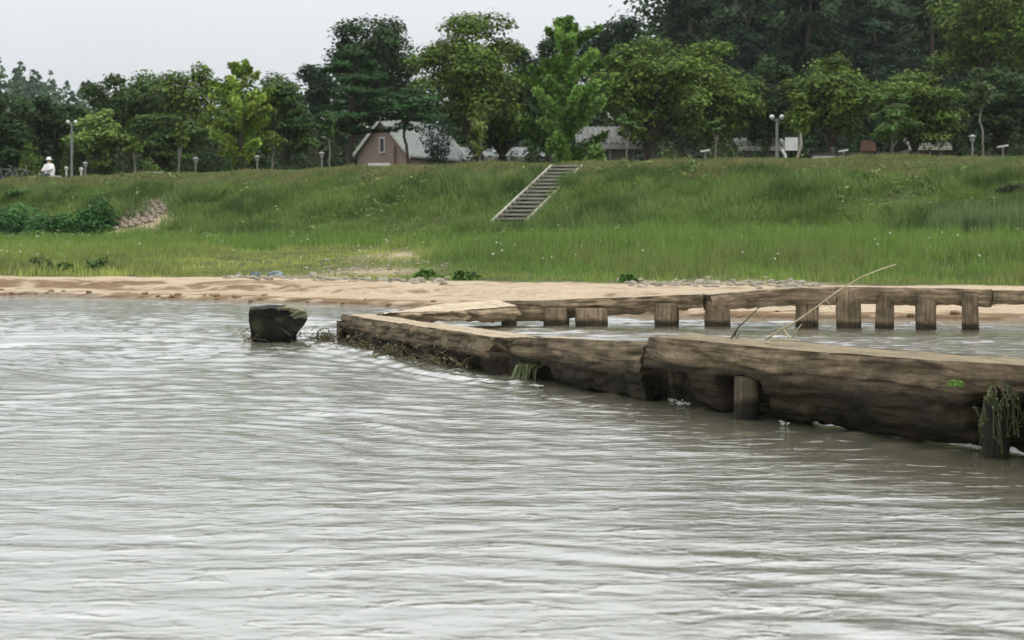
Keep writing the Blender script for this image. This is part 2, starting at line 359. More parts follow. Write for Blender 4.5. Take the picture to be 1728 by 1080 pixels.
for i in range(46):
    lam = 0.12 * (0.75 / 0.12) ** (wr.random() ** 1.15)
    th = wr.normal(math.radians(84), 0.33)
    k = 2 * math.pi / lam
    slope = 0.026 * (0.55 + 0.9 * wr.random()) * (1.15 if lam < 0.6 else 0.8)
    ph = k * ((WX + w1) * math.cos(th) + (WY + w2) * math.sin(th)) + wr.uniform(0, 6.28)
    fade = np.clip(lam / (R * 0.0028 * 3.2), 0, 1) ** 2
    sn = np.sin(ph); wz += fade * slope / k * (sn + 0.28 * np.cos(2 * ph))
wz *= amp * (0.15 + 0.68 * smooth((WY - 5.5) / 9))
# the current heaps up on the upstream side of the near logs
def seg_dist(x, y, a, b):
    ax, ay = a; bx, by = b; L = (bx - ax) ** 2 + (by - ay) ** 2
    t_ = np.clip(((x - ax) * (bx - ax) + (y - ay) * (by - ay)) / L, 0, 1)
    return np.hypot(x - ax - t_ * (bx - ax), y - ay - t_ * (by - ay)), t_
for a_, b_, hgt in (((2.9, 6.3), (0.95, 9.7), 0.1), ((0.95, 9.7), (-0.02, 11.7), 0.5), ((-0.02, 11.7), (-1.75, 15.9), 1.1)):
    d_, t_ = seg_dist(WX, WY, a_, b_)
    wz *= 1 - 0.55 * np.exp(-(d_ / 0.75) ** 2) * (hgt < .6)
    wz += hgt * 0.010 * np.exp(-((d_ - 0.32) / 0.13) ** 2) * (0.6 + 1.0 * fbm(WX * 3, WY * 3, 2, 2))
    wz += hgt * 0.010 * np.exp(-((d_ - 0.45) / 0.35) ** 2) * np.sin(d_ * 28 + 3 * fbm(WX * 1.5, WY * 1.5, 8, 2))
for hx_, hy_, hh_, hw_ in ((1.085, 9.62, .035, .07), (1.20, 9.30, .022, .06), (1.76, 7.92, .030, .08), (1.60, 7.80, .018, .07), (1.87, 7.55, .020, .10), (2.0, 7.3, .018, .09), (0.70, 10.1, .020, .10), (0.05, 10.9, .025, .09), (2.55, 7.0, .02, .08)):
    wz += hh_ * np.exp(-((WX - hx_) / (hw_ * 1.3)) ** 2 - ((WY - hy_) / hw_) ** 2)
idx = np.arange(WX.size).reshape(WX.shape)
Fw = np.stack([idx[:-1, :-1], idx[:-1, 1:], idx[1:, 1:], idx[1:, :-1]], -1).reshape(-1, 4)[:, ::-1]
# only the part in front of and around the river (drop what lies far under the land)
keep = (WY < shore(WX) + 3.0)
kf = keep.ravel()[Fw].any(1); Fw = Fw[kf]
used = np.zeros(WX.size, bool); used[Fw.ravel()] = True; remap = np.cumsum(used) - 1
Vw = np.stack([WX, WY, wz], -1).reshape(-1, 3)[used]
tag(npmesh('river', Vw, remap[Fw], M_water), 'wind-rippled grey river', None, None, 'structure')

# ------------------------------------------------------------------ logs and posts of the bridge
def log_mesh(name, pts, tops, rx, depths, material, parent, cut=0.45, roll=0.0, nseg=90, nring=40, notches=(), rough=1.0, seed=0, wetz=0.10, topw=1.0, endskew=(0, 0), shade=1.0):
    """pts: plan points of the axis; tops: height of the sawn face at each; depths: height of the log at each"""
    pts = np.asarray(pts, float); L = np.concatenate([[0], np.cumsum(np.linalg.norm(np.diff(pts, axis=0), axis=1))])
    s = np.linspace(0, L[-1], nseg)
    px, py = np.interp(s, L, pts[:, 0]), np.interp(s, L, pts[:, 1])
    top = np.interp(s, L, tops); dep = np.interp(s, L, depths); rxs = np.interp(s, L, np.broadcast_to(rx, (len(L),)))
    rl = np.interp(s, L, np.broadcast_to(roll, (len(L),)))
    d = np.array([pts[-1, 0] - pts[0, 0], pts[-1, 1] - pts[0, 1]]); d /= np.linalg.norm(d)
    side = np.array([d[1], -d[0]])
    th = np.linspace(0, 2 * np.pi, nring, endpoint=False) + np.pi / 2
    SS, TH = np.meshgrid(s, th, indexing='ij')
    rz = dep / (1 + cut)
    wv_ = 1 + 0.10 * rough * fbm(s * 2.6 + seed, seed, 0, 3); slot = sum(np.exp(-((s - L[-1] * q_) / 0.022) ** 2) for q_ in (.13, .31, .44, .63, .86)) * (0.20 if seed == 14.1 else 0.04)
    cxs = np.cos(TH) * (rxs * (wv_ - slot))[:, None]; szs = np.sin(TH)
    zloc = np.minimum(szs, cut) * rz[:, None] - cut * rz[:, None]
    cap = np.clip((szs - cut) / (1 - cut), 0, 1)
    g5 = 1 - np.abs(fbm(SS * 1.1 + seed, TH * 6 + SS * 1.3, seed, 4)) * 2.4
    # rough, fluted surface
    g1 = fbm(SS * 2.2 + seed, np.cos(TH) * 2.2, np.sin(TH) * 2.2 + seed, 4)
    g2 = fbm(SS * 1.1 + seed, np.cos(TH) * 9, np.sin(TH) * 9 + seed * 3, 3)
    g3 = fbm(SS * 4.5 + seed, np.cos(TH) * 11, np.sin(TH) * 11 + seed, 3)
    disp = rough * (0.026 * g1 + 0.024 * g2 + 0.016 * g3 - 0.055 * np.clip(g5 - .45, 0, 1))
    sideamt = 1 - smooth(cap * 4)
    rfac = 1 + disp * sideamt / np.maximum(rz[:, None], .08)
    cxs = cxs * rfac; zloc = np.where(cap > 0, zloc + rough * (0.008 * g1 + 0.005 * g3) - 0.004 * cap, zloc * rfac)
    z = zloc
    for (s0, s1, zn, soft) in notches:      # saddles cut into the underside where a post carries the log
        m = smooth((SS - s0) / soft) * smooth((s1 - SS) / soft)
        m = m * smooth((zn - z - top[:, None]) / 0.02)
        cxs = np.where(cxs < 0.03, 0.03 + (cxs - 0.03) * (1 - m * 0.93), cxs)
    cr, sr = np.cos(rl)[:, None], np.sin(rl)[:, None]
    xo = cxs * cr - z * sr; zo = cxs * sr + z * cr
    along = SS + (np.array(endskew)[0] * (1 - SS / L[-1]) + np.array(endskew)[1] * SS / L[-1]) * cxs + 0.015 * g3 * ((SS < .02) | (SS > L[-1] - .02))
    ex = (along - SS)
    X_ = px[:, None] + d[0] * ex + side[0] * xo; Y_ = py[:, None] + d[1] * ex + side[1] * xo; Z_ = top[:, None] + zo
    n, m_ = X_.shape
    V = np.stack([X_, Y_, Z_], -1).reshape(-1, 3); ii = np.arange(n * m_).reshape(n, m_)
    jn = np.roll(ii, -1, axis=1)
    Fc = np.stack([ii[:-1], jn[:-1], jn[1:], ii[1:]], -1).reshape(-1, 4)
    al, ar = SS.ravel().copy() + seed * 3.1, (TH / (2 * np.pi)).ravel().copy()
    tp = (smooth(cap * 5) * topw).ravel(); wet = (1 - smooth((Z_ - wetz + 0.10) / 0.20)).ravel()
    caps = []; base = len(V)
    for e, row in ((0, ii[0]), (1, ii[-1])):   # end grain: two rings and a centre, slightly hollow
        ctr = V[row].mean(0); dd = np.array([d[0], d[1], 0]) * (1 if e else -1)
        r1_ = V[row] * 0.62 + ctr * 0.38 - dd * 0.01 + 0.012 * wr.normal(size=(m_, 3)); o1 = len(V)
        V = np.vstack([V, r1_, ctr[None] - dd * 0.02]); cidx = o1 + m_
        for j in range(m_):
            j2 = (j + 1) % m_; q = (row[j], row[j2], o1 + j2, o1 + j)
            caps.append(q if e == 0 else q[::-1])
            if j % 2 == 0:
                j3 = (j + 2) % m_; q = (o1 + j, o1 + j2, o1 + j3, cidx); caps.append(q if e == 0 else q[::-1])
        al = np.concatenate([al, np.full(m_ + 1, seed * 3.1 + e)]); ar = np.concatenate([ar, np.linspace(0, 3, m_), [0]])
        tp = np.concatenate([tp, np.zeros(m_ + 1)]); wet = np.concatenate([wet, 1 - smooth((V[o1:, 2] - wetz + 0.1) / 0.2)])
    Fc = np.vstack([Fc, np.array(caps)])
    return npmesh(name, V, Fc[:, ::-1], material, parent, True, attrs={'along': al, 'around': ar, 'top': tp, 'wet': wet})
def post_mesh(x, y, r, ztop, lean, material, parent, seed=0, zb=-0.45, sq=0.0, name='post', wetz=0.06):
    ns, nr_ = 26, 22
    s = np.linspace(0, 1, ns); th = np.linspace(0, 2 * np.pi, nr_, endpoint=False)
    SS, TH = np.meshgrid(s, th, indexing='ij'); zz = zb + (ztop - zb) * SS
    g = fbm(SS * 1.2 + seed, np.cos(TH) * 3, np.sin(TH) * 3 + seed, 3); g2 = fbm(zz * 9 + seed, np.cos(TH) * 5, np.sin(TH) * 5, 3)
    rad = r * (1.02 - 0.10 * SS + .10 * (seed % 3 - 1) * (SS - .7)) * (1 + 0.22 * g + 0.05 * g2)
    X_ = x + rad * np.cos(TH) + lean[0] * (zz); Y_ = y + rad * np.sin(TH) * (1 - sq) + lean[1] * zz
    V = np.stack([X_, Y_, zz], -1).reshape(-1, 3); ii = np.arange(ns * nr_).reshape(ns, nr_); jn = np.roll(ii, -1, 1)
    Fc = np.stack([ii[:-1], jn[:-1], jn[1:], ii[1:]], -1).reshape(-1, 4).tolist()
    c = len(V); V = np.vstack([V, [[x + lean[0] * ztop, y + lean[1] * ztop, ztop]]])
    for j in range(0, nr_, 2): Fc.append((ii[-1, j], ii[-1, j + 1], ii[-1, (j + 2) % nr_], c))
    A = dict(along=np.append((SS * (ztop - zb)).ravel() + seed, 0), around=np.append((TH / 6.28 * 0.6).ravel(), 0), top=np.zeros(len(V)),
             wet=np.append((1 - smooth((zz - wetz + .06) / .16)).ravel(), 0))
    return npmesh(name, V, np.array(Fc), material, parent, True, attrs=A)

bridge = empty('log_bridge', (0.95, 9.7, 0), 'long single-file bridge of split logs on wooden posts winding across the river', 'bridge')
# near span, right of the picture
n3 = [(3.55, 5.35), (2.9, 6.4), (2.33, 7.35), (1.62, 8.55), (0.98, 9.66)]
L3 = math.hypot(3.55 - .98, 9.66 - 5.35)
log_mesh('log', n3, (0.47, 0.455, 0.435, 0.42, 0.418), (0.215, 0.215, 0.21, 0.2, 0.19), (0.43, 0.42, 0.40, 0.415, 0.42), M_nearlog, bridge, cut=0.5,
         roll=(-0.02, 0.0, 0.02, 0.03, 0.02), nseg=300, nring=96, notches=((1.98, 2.40, 0.305, 0.07), (3.86, 4.33, 0.235, 0.08), (4.58, 5.3, 0.225, 0.06)), rough=1.0, seed=3.7, wetz=0.275)
n2 = [(0.99, 9.75), (0.5, 10.75), (0.17, 11.38)]
log_mesh('log', n2, (0.350, 0.325, 0.300), (0.18, 0.2, 0.2), (0.38, 0.38, 0.34), M_midlog, bridge, cut=0.5,
         roll=(-0.16, -0.06, 0.0), nseg=180, nring=72, notches=((1.25, 1.75, 0.13, 0.12),), rough=1.0, seed=9.2, wetz=0.19)
n1 = [(0.04, 11.66), (-0.5, 12.95), (-0.90, 13.9), (-1.27, 14.9), (-1.60, 15.80)]
log_mesh('log', n1, (0.285, 0.285, 0.275, 0.27, 0.265), (0.2, 0.2, 0.19, 0.185, 0.17), (0.33, 0.34, 0.33, 0.32, 0.31), M_midlog, bridge, cut=0.5,
         roll=0.0, nseg=240, nring=72, notches=((0.45, 0.75, 0.04, 0.1), (1.9, 2.3, 0.05, 0.1), (3.4, 3.7, 0.05, 0.1)), rough=1.15, seed=14.1, wetz=0.15)
# far span
log_mesh('log', [(-1.40, 16.55), (-0.7, 17.5), (-0.06, 18.35)], (0.235, 0.262, 0.285), (0.19, 0.2, 0.2), (0.07, 0.15, 0.20), M_farlog, bridge, cut=0.55, roll=(0.10, -0.20, -0.22), nseg=90, nring=48, rough=0.8, seed=21, wetz=0.05)
log_mesh('log', [(-0.62, 18.62), (0.3, 18.62), (1.4, 18.5), (2.27, 18.35)], (0.295, 0.30, 0.345, 0.385), (0.16, 0.17, 0.17, 0.15), (0.20, 0.235, 0.19, 0.15), M_farlog, bridge, cut=0.5, roll=0.02, nseg=130, nring=48, rough=0.8, seed=25, wetz=0.04)
log_mesh('log', [(2.31, 18.33), (3.1, 18.2), (3.79, 18.04)], (0.385, 0.455, 0.480), (0.14, 0.14, 0.14), (0.21, 0.19, 0.22), M_farlog, bridge, cut=0.45, roll=0.0, nseg=90, nring=40, rough=0.7, seed=29, endskew=(0.5, 0), wetz=-.1)
log_mesh('log', [(3.80, 18.03), (4.6, 17.85), (5.49, 17.67)], (0.482, 0.476, 0.462), (0.13, 0.14, 0.13), (0.20, 0.18, 0.20), M_farlog, bridge, cut=0.45, roll=0.02, nseg=100, nring=40, rough=0.7, seed=33, wetz=-.1)
log_mesh('log', [(5.50, 17.66), (6.6, 17.45), (8.2, 17.1)], (0.455, 0.452, 0.45), (0.13, 0.14, 0.13), (0.165, 0.17, 0.19), M_farlog, bridge, cut=0.45, roll=0.0, nseg=100, nring=40, rough=0.7, seed=38, wetz=-.1)
log_mesh('log', [(8.24, 17.09), (10.2, 16.7)], (0.45, 0.45), (0.13, 0.13), (0.18, 0.19), M_farlog, bridge, cut=0.45, nseg=50, nring=32, rough=0.7, seed=41, wetz=-.1)
M_post = wood('post_wood', (0.06, 0.05, 0.036), (0.21, 0.175, 0.125), (0.2, 0.17, 0.12), (0.3, 0.25, 0.2), 0.8)
M_farpost = wood('far_post_wood', (0.085, 0.064, 0.042), (0.36, 0.28, 0.19), (0.2, 0.17, 0.12), (0.3, 0.25, 0.2), 0.8)
for i, (x, y, r, zt, lean) in enumerate((
        (2.25, 7.18, 0.068, 0.33, (0.06, 0)), (2.62, 7.40, 0.08, 0.35, (-0.05, 0)),
        (1.325, 8.72, 0.074, 0.24, (0.05, 0)), (1.72, 9.15, 0.075, 0.3, (0, 0)),
        (1.06, 9.62, 0.058, 0.24, (-0.20, 0)), (0.44, 10.76, 0.075, 0.2, (0, 0)), (0.62, 11.0, 0.07, 0.25, (0, 0)),
        (0.03, 11.52, 0.055, 0.24, (0.05, 0)), (-0.93, 13.7, 0.07, 0.2, (0, 0)), (-1.72, 15.7, 0.07, 0.2, (0, 0)))):
    post_mesh(x, y, r, zt, lean, M_post, bridge, seed=i * 7.3, wetz=0.35 if i in (0, 1, 7) else 0.10)
for i, (px0, px1, yw, zt) in enumerate(((845, 872, 550, .27), (918, 962, 550.5, .2), (968, 1026, 551, .2), (1105, 1148, 551.5, .26), (1190, 1235, 552, .28), (1343, 1385, 553, .40),
                                        (1413, 1457, 554.5, .41), (1478, 1511, 555, .42), (1547, 1586, 556, .40), (1626, 1657, 557, .40), (1752, 1790, 559, .4), (1820, 1855, 560, .4))):
    d = F / (yw - HOR); w = (px1 - px0) / F * d; xa = (px0 - 864) / F * d; xb = (px1 - 864) / F * d
    post_mesh((xa + xb) / 2, d + 0.08, w / 2 * .96, zt + .02, (0.02 * math.sin(i * 2.7), 0), M_farpost, bridge, seed=97 + i * 5, sq=0.35 if w > .24 else 0)

# loose stub left of the bridge, shaded face painted black, lit right side paler
stub = empty('log_stump', (-2.35, 15.7, 0), 'short dark log end with a mossy top standing alone in the water', 'log stump')
prof = [(-0.275, 0.335), (-0.10, 0.345), (0.02, 0.345), (0.16, 0.335), (0.24, 0.335), (0.292, 0.29), (0.285, 0.22), (0.25, 0.15), (0.19, 0.07), (0.14, -0.12), (-0.25, -0.12), (-0.262, 0.08), (-0.285, 0.2), (-0.29, 0.29)]
prof = np.array(prof); pr = []
for i in range(len(prof)):
    a_, b_ = prof[i], prof[(i + 1) % len(prof)]
    for k in range(6): pr.append(a_ + (b_ - a_) * k / 6)
pr = np.array(pr); npf = len(pr); lay = []
for j, yy in enumerate(np.linspace(0, 1, 26)):
    sc_ = 1 - 0.10 * yy; q = pr.copy(); g = fbm(pr[:, 0] * 9 + 3, pr[:, 1] * 9, yy * 3, 4); g2_ = fbm(pr[:, 0] * 22, pr[:, 1] * 5, yy * 3, 3)
    q = q * (1 + 0.10 * g + 0.05 * g2_)[:, None]
    q[:, 1] = np.where(q[:, 1] > .2, np.minimum(q[:, 1], 0.345 - 0.0 * yy) , q[:, 1])
    lay.append(np.stack([q[:, 0] * sc_ - 2.35 - 0.10 * yy, np.full(npf, 15.42 + 0.75 * yy) + 0.05 * g, q[:, 1]], -1))
lay = np.array(lay); ii = np.arange(26 * npf).reshape(26, npf); jn = np.roll(ii, -1, 1)
Fc = np.stack([ii[:-1], jn[:-1], jn[1:], ii[1:]], -1).reshape(-1, 4).tolist(); V = lay.reshape(-1, 3)
for row, fl in ((ii[0], 0), (ii[-1], 1)):
    ctr = V[row].mean(0); prev = row
    for q_ in (0.66, 0.33):
        o1 = len(V); ring = V[row] * q_ + ctr * (1 - q_); ring[:, 1] += (0.05 * fbm(ring[:, 0] * 14, ring[:, 2] * 14, 1, 3) + (0.03 if fl == 0 else 0)); V = np.vstack([V, ring])
        for j in range(npf):
            Fc.append((prev[j], o1 + j, o1 + (j + 1) % npf, prev[(j + 1) % npf]))
        prev = np.arange(o1, o1 + npf)
    o1 = len(V); V = np.vstack([V, ctr[None]])
    for j in range(0, npf, 2): Fc.append((prev[j], o1, prev[(j + 2) % npf], prev[(j + 1) % npf]))
npmesh('log_end', V, np.array(Fc), M_stub, stub, True, attrs={'along': V[:, 1] * 2, 'around': (V[:, 0] + V[:, 2]), 'top': (V[:, 2] > 0.31) * smooth((V[:, 0] + 2.40) / .1) + 0.75 * ((V[:, 0] > -2.20) & (V[:, 2] > .24)), 'wet': 1 - smooth((V[:, 2]) / 0.14)})  # top mask: moss, plus the lit right side painted paler

# ------------------------------------------------------------------ stairs on the levee
stairs = empty('stairs', (0.9, 55.0, 2.8), 'weathered wooden stairs with pale side rails climbing the grassy levee', 'stairs')
NST = 15
sb_, st_ = at(862, 369, 52.4), at(955, 280, 57.9)
mstep = M_conc
tread = MB(); tread.box((0, 0, 0), (1.04, 0.26, 0.07))
tme = None
for i in range(NST):
    q = sb_ + (st_ - sb_) * i / (NST - 1)
    if tme is None:
        o_ = tread.build('step', M_conc, None); tme = o_.data
    else:
        o_ = bpy.data.objects.new('step', tme); COL.objects.link(o_)
    o_.parent = stairs; o_.location = Vector(q) - stairs.location; o_.rotation_euler = (0, 0.01 * math.sin(i * 3), 0.012 * math.sin(i * 5))
dvec = st_ - sb_
for sx in (-0.57, 0.57):
    m = MB(); n_ = 14
    a0 = sb_ - dvec * 0.035 + np.array([sx, 0, -0.07]); a1 = st_ + dvec * 0.02 + np.array([sx, 0, -0.07])
    P8 = []
    for q in (a0, a1):
        for dx in (-0.045, 0.045):
            for dz in (-0.16, 0.09): P8.append(q + np.array([dx, 0, dz]))
    m.add(P8, [(0,1,3,2),(4,6,7,5),(0,4,5,1),(2,3,7,6),(0,2,6,4),(1,5,7,3)])
    m.build('side_rail', plain('pale_rail', (0.17, 0.17, 0.12), (0.32, 0.31, 0.24), 6, 0.8, 0.3), stairs)
m = MB()      # near-black slab painted as the shade in the gaps under the treads
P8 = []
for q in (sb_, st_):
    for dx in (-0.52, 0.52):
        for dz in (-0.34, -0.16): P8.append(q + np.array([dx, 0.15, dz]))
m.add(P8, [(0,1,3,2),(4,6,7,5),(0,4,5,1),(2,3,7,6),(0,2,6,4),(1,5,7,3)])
m.build('underside', plain('tread_gap_shade', (0.02, 0.018, 0.012), (0.045, 0.04, 0.03), 6, 0.9, 0.3), stairs)

# ------------------------------------------------------------------ grasses and weeds
def in_stairs(x, y):
    tt = (y - sb_[1]) / (st_[1] - sb_[1]); cx = sb_[0] + (st_[0] - sb_[0]) * tt
    return (tt > -0.05) & (tt < 1.03) & (np.abs(x - cx) < 0.60)
def blades(x, y, h, w, n, colr, rg, spread=0.16, lean=0.35, z=None):
    """n tapered blades for each tuft position"""
    N = len(x); x = np.repeat(x, n); y = np.repeat(y, n); h = np.repeat(h, n) * rg.uniform(0.45, 1.15, N * n); w = np.repeat(np.broadcast_to(w, (N,)), n)
    c = np.repeat(colr, n, axis=0) * rg.uniform(0.7, 1.3, (N * n, 1))
    a = rg.uniform(0, 6.28, N * n); r = spread * np.sqrt(rg.random(N * n)); bx, by = x + r * np.cos(a), y + r * np.sin(a)
    z0 = ground_z(bx, by) - 0.02
    la = rg.uniform(0, 6.28, N * n); lm = h * lean * rg.uniform(0.2, 1.2, N * n); lx, ly = np.cos(la) * lm, np.sin(la) * lm
    wa = rg.uniform(0, 6.28, N * n) ; wx, wy = np.cos(wa) * w / 2, np.sin(wa) * w / 2
    P0 = np.stack([bx - wx, by - wy, z0], -1); P1 = np.stack([bx + wx, by + wy, z0], -1)
    mx, my = bx + lx * 0.35, by + ly * 0.35
    P2 = np.stack([mx + wx * .8, my + wy * .8, z0 + h * 0.6], -1); P3 = np.stack([mx - wx * .8, my - wy * .8, z0 + h * 0.6], -1)
    P4 = np.stack([bx + lx, by + ly, z0 + h * (1 - 0.15 * lm / h)], -1)
    P5 = P4 + np.stack([wx * .35, wy * .35, 0 * wx], -1)
    V = np.stack([P0, P1, P5, P4], 1); k = np.arange(N * n)[:, None] * 4
    Fc = k + np.array([[0, 1, 2, 3]])
    shade_ = np.ones((N * n, 4, 1))
    return V.reshape(-1, 3), Fc, (c[:, None, :] * shade_).reshape(-1, 3)
def scatter(n, y0f, y1f, rg, xr=(-30, 26)):
    x = rg.uniform(*xr, n); t_ = rg.random(n); lo, hi = y0f(x), y1f(x); y = lo + (hi - lo) * t_
    k = (np.abs(x) < 0.36 * y + 3.0)
    return x[k], y[k], t_[k]
G_y = np.array([0.36, 0.40, 0.11]); G_m = np.array([0.130, 0.210, 0.046]); G_d = np.array([0.078, 0.128, 0.036]); G_b = np.array([0.20, 0.195, 0.078]); G_l = np.array([0.20, 0.28, 0.085])
rg = np.random.default_rng(21)
def lerp(a, b, t_): return a * (1 - t_[:, None]) + b * t_[:, None]
# flat strip between the sand and the levee foot
x, y, tt = scatter(19000, lambda q: gline(q) + 0.1, foot, rg)
nn = fbm(x * 0.35, y * 0.35, 3, 4); n2_ = fbm(x * 1.2, y * 1.2, 6, 3)
bar = bare(x, y) + 0.9 * (1 - smooth(tt / 0.05)) * (n2_ > -.12); k = rg.random(len(x)) > np.clip(bar * 1.1, 0, 0.96); x, y, tt, nn, n2_ = [q[k] for q in (x, y, tt, nn, n2_)]
yel = smooth((0.72 + 0.35 * nn - tt) / 0.2) * smooth((-1.2 - x) / 2.5) * (1 - 0.6 * smooth((-7.5 - x) / 2)) ; yel = np.clip(yel + 0.35 * smooth((0.16 - tt) / 0.1), 0, 1)
left = smooth((-6.5 - x) / 3) * smooth((0.36 - tt) / .2)
c = lerp(np.broadcast_to(G_m * 1.15, (len(x), 3)), np.broadcast_to(G_y, (len(x), 3)), yel); c = lerp(c, np.broadcast_to(G_d * 0.9, (len(x), 3)), np.clip(0.75 * smooth((n2_ - .05) / .3) * left + 0.35 * smooth((nn - .1) / .3), 0, 1))
c = lerp(c, np.broadcast_to(G_b, (len(x), 3)), 0.55 * smooth((n2_ - 0.15) / .25) * (1 - smooth((tt - .4) / .2)))
h = 0.10 + 0.30 * (1 - yel * .95) * smooth((tt - 0.15) / 0.4) * (0.7 + 0.6 * np.clip(nn + .5, 0, 1)) + 0.22 * left + 0.16 * smooth((x - 0) / 3) * smooth(tt / .1); h = h * (1 + 0.9 * n2_)
V1, F1, C1 = blades(x, y, h * .92, 0.023, 11, c, rg, 0.22)
tag(npmesh('meadow_grass', V1, F1, M_grass, smoothf=False, col=C1), 'bright yellow-green grass on the flat strip behind the sand', None, None, 'stuff')
# the slope of the levee
x, y, tt = scatter(27000, foot, lambda q: crest(q) + 0.9, rg, (-36, 26))
tt = (y - foot(x)) / 8.6
nn = fbm(x * 0.30, y * 0.5, 13, 4); n2_ = fbm(x * 1.1, y * 1.4, 16, 3)
k = (~in_stairs(x, y)) & (rg.random(len(x)) > np.clip(bare(x, y), 0, .9)); x, y, tt, nn, n2_ = [q[k] for q in (x, y, tt, nn, n2_)]
c = lerp(np.broadcast_to(G_m * 0.92, (len(x), 3)), np.broadcast_to(G_d, (len(x), 3)), smooth((nn + .1) / .4))
c = lerp(c, np.broadcast_to(G_l, (len(x), 3)), 0.6 * smooth((n2_ - .02) / .3))
dry = smooth((tt - 0.70 + 0.2 * n2_) / 0.14); c = lerp(c, np.broadcast_to(G_b * 1.0, (len(x), 3)), 0.80 * dry * smooth((n2_ + .35) / .35))
h = (0.38 + 0.5 * nn) * (1 - 0.62 * dry); h = np.clip(h * (1 + 1.0 * n2_), 0.07, 0.95)
V1, F1, C1 = blades(x, y, h * .9, 0.033, 11, c, rg, 0.26, 0.6)
tag(npmesh('levee_grass', V1, F1, M_grass, smoothf=False, col=C1), 'deep green grass covering the levee slope', None, None, 'stuff')

def leaves(P, Nn, size, colr, rg, asp=0.55):
    """leaf-shaped quads: centres, normals, sizes, colours"""
    N = len(P); Nn = Nn + rg.normal(0, 0.38, Nn.shape); Nn /= np.linalg.norm(Nn, axis=1)[:, None] + 1e-9
    r = rg.normal(size=(N, 3)); T = np.cross(Nn, r); T /= np.linalg.norm(T, axis=1)[:, None] + 1e-9; B = np.cross(Nn, T)
    s_ = (np.broadcast_to(size, (N,)) * rg.uniform(0.4, 1.45, N))[:, None]
    V = np.stack([P - T * s_ * .5, P + B * s_ * asp * .5 + Nn * s_ * .06, P + T * s_ * .5, P - B * s_ * asp * .5 + Nn * s_ * .06], 1).reshape(-1, 3)
    Fc = np.arange(N * 4).reshape(N, 4)
    return V, Fc, np.repeat(colr, 4, axis=0)
def sphere_pts(n, rg):
    v = rg.normal(size=(n, 3)); return v / np.linalg.norm(v, axis=1)[:, None]
# tussocks and broad-leaved weeds breaking up the slope
x, y, tt = scatter(1500, lambda q: foot(q) - 3.5, lambda q: crest(q) - 0.6, rg, (-36, 26)); k = (~in_stairs(x, y)) & (bare(x, y) < .3) & (fbm(x * .25, y * .4, 30, 3) + rg.normal(0, .12, len(x)) > 0.0); x, y = x[k], y[k]
VV, FF, CC, kk = [], [], [], 0
tone_ = rg.choice(3, len(x), p=[.45, .3, .25]); base_c = np.array([[.085, .145, .04], [.19, .25, .085], [.065, .11, .035]])
N9 = 26; pc = np.repeat(np.stack([x, y, ground_z(x, y)], -1), N9, 0); hh_ = np.repeat(rg.uniform(.15, .6, len(x)), N9); ww_ = np.repeat(rg.uniform(.15, .5, len(x)), N9); dv_ = sphere_pts(len(pc), rg); dv_[:, 2] = np.abs(dv_[:, 2])
P = pc + dv_ * np.stack([ww_, ww_, hh_], -1) * rg.uniform(.5, 1.0, (len(pc), 1)) ** .5; cc = base_c[np.repeat(tone_, N9)] * rg.uniform(.65, 1.35, (len(pc), 1))
V1, F1, C1 = leaves(P, dv_ + [0, 0, .6], 0.12, cc, rg, .55)
tag(npmesh('slope_weeds', V1, F1, M_leaf, smoothf=False, col=C1), 'patchy broad-leaved weeds and tussocks on the levee slope', None, None, 'stuff')
def shrub(px, py_top, py_base, wpx, d, name, label, group, c, n=1400, leaf=0.10, depth=0.8, cat='shrub', upright=0.0, stems=5):
    base = at(px, py_base, d); gz = float(ground_z(base[0], base[1])); top = at(px, py_top, d)[2]; hgt = max(top - gz, 0.2); w = wpx / F * d / 2
    root = empty(name, (base[0], base[1], gz), label, cat, group)
    K = 14; lc = sphere_pts(K, rg) * rg.uniform(.3, .75, (K, 1)); lc[:, 2] = np.abs(lc[:, 2]) * 1.2 - .1
    li = rg.integers(0, K, n); sp = sphere_pts(n, rg) * rg.uniform(.24, .42, (n, 1)); q = lc[li] + sp
    if upright: q[:, 2] = rg.random(n); rad_ = (0.25 + 0.75 * q[:, 2]) * rg.uniform(.2, 1, n); aa = rg.integers(0, 16, n) / 16 * 6.28 + rg.normal(0, .08, n); q[:, 0] = np.cos(aa) * rad_; q[:, 1] = np.sin(aa) * rad_
    P = np.stack([base[0] + q[:, 0] * w, base[1] + q[:, 1] * w * depth, gz + np.clip(q[:, 2], 0.0, 1.2) * hgt * (0.98 if upright else .95)], -1)
    nrm = sp.copy(); nrm[:, 2] += 0.5
    colr = np.asarray(c)[None] * (0.75 + 0.5 * rg.random(K))[li][:, None] * rg.uniform(.7, 1.3, (n, 1))
    V, Fc, C_ = leaves(P, nrm, leaf, colr, rg); npmesh('foliage', V, Fc, M_leaf, root, False, col=C_)
    m = MB()
    for i in range(stems):
        a = rg.uniform(0, 6.28); e = np.array([base[0] + math.cos(a) * w * .5, base[1] + math.sin(a) * w * .4, gz + hgt * .75]); s0 = np.array([base[0], base[1], gz - .05])
        m.tube([s0, (s0 + e) / 2 + [0, 0, .08 * hgt], e], [0.02 + .01 * hgt, .015 + .005 * hgt, .006], 5)
    m.build('stem', M_bark, root)
    return root
vine = (0.06, 0.15, 0.045)
for px, pt, pb, w, d, lab in ((165, 335, 412, 84, 61.2, 'round dark green kudzu mound beside the reddish stone patch'),
                              (95, 352, 412, 110, 61.5, 'low leafy vine mound left of the round kudzu mound'),
                              (22, 330, 405, 100, 64.5, 'leafy vine mound at the left edge of the levee slope'),
                              (60, 318, 350, 90, 70, 'thin leafy patch high on the levee slope at the left'),):
    shrub(px, pt, pb, w, d, 'vine_mound', lab, 'leafy vine mounds on the left slope', vine, 4200, 0.15)
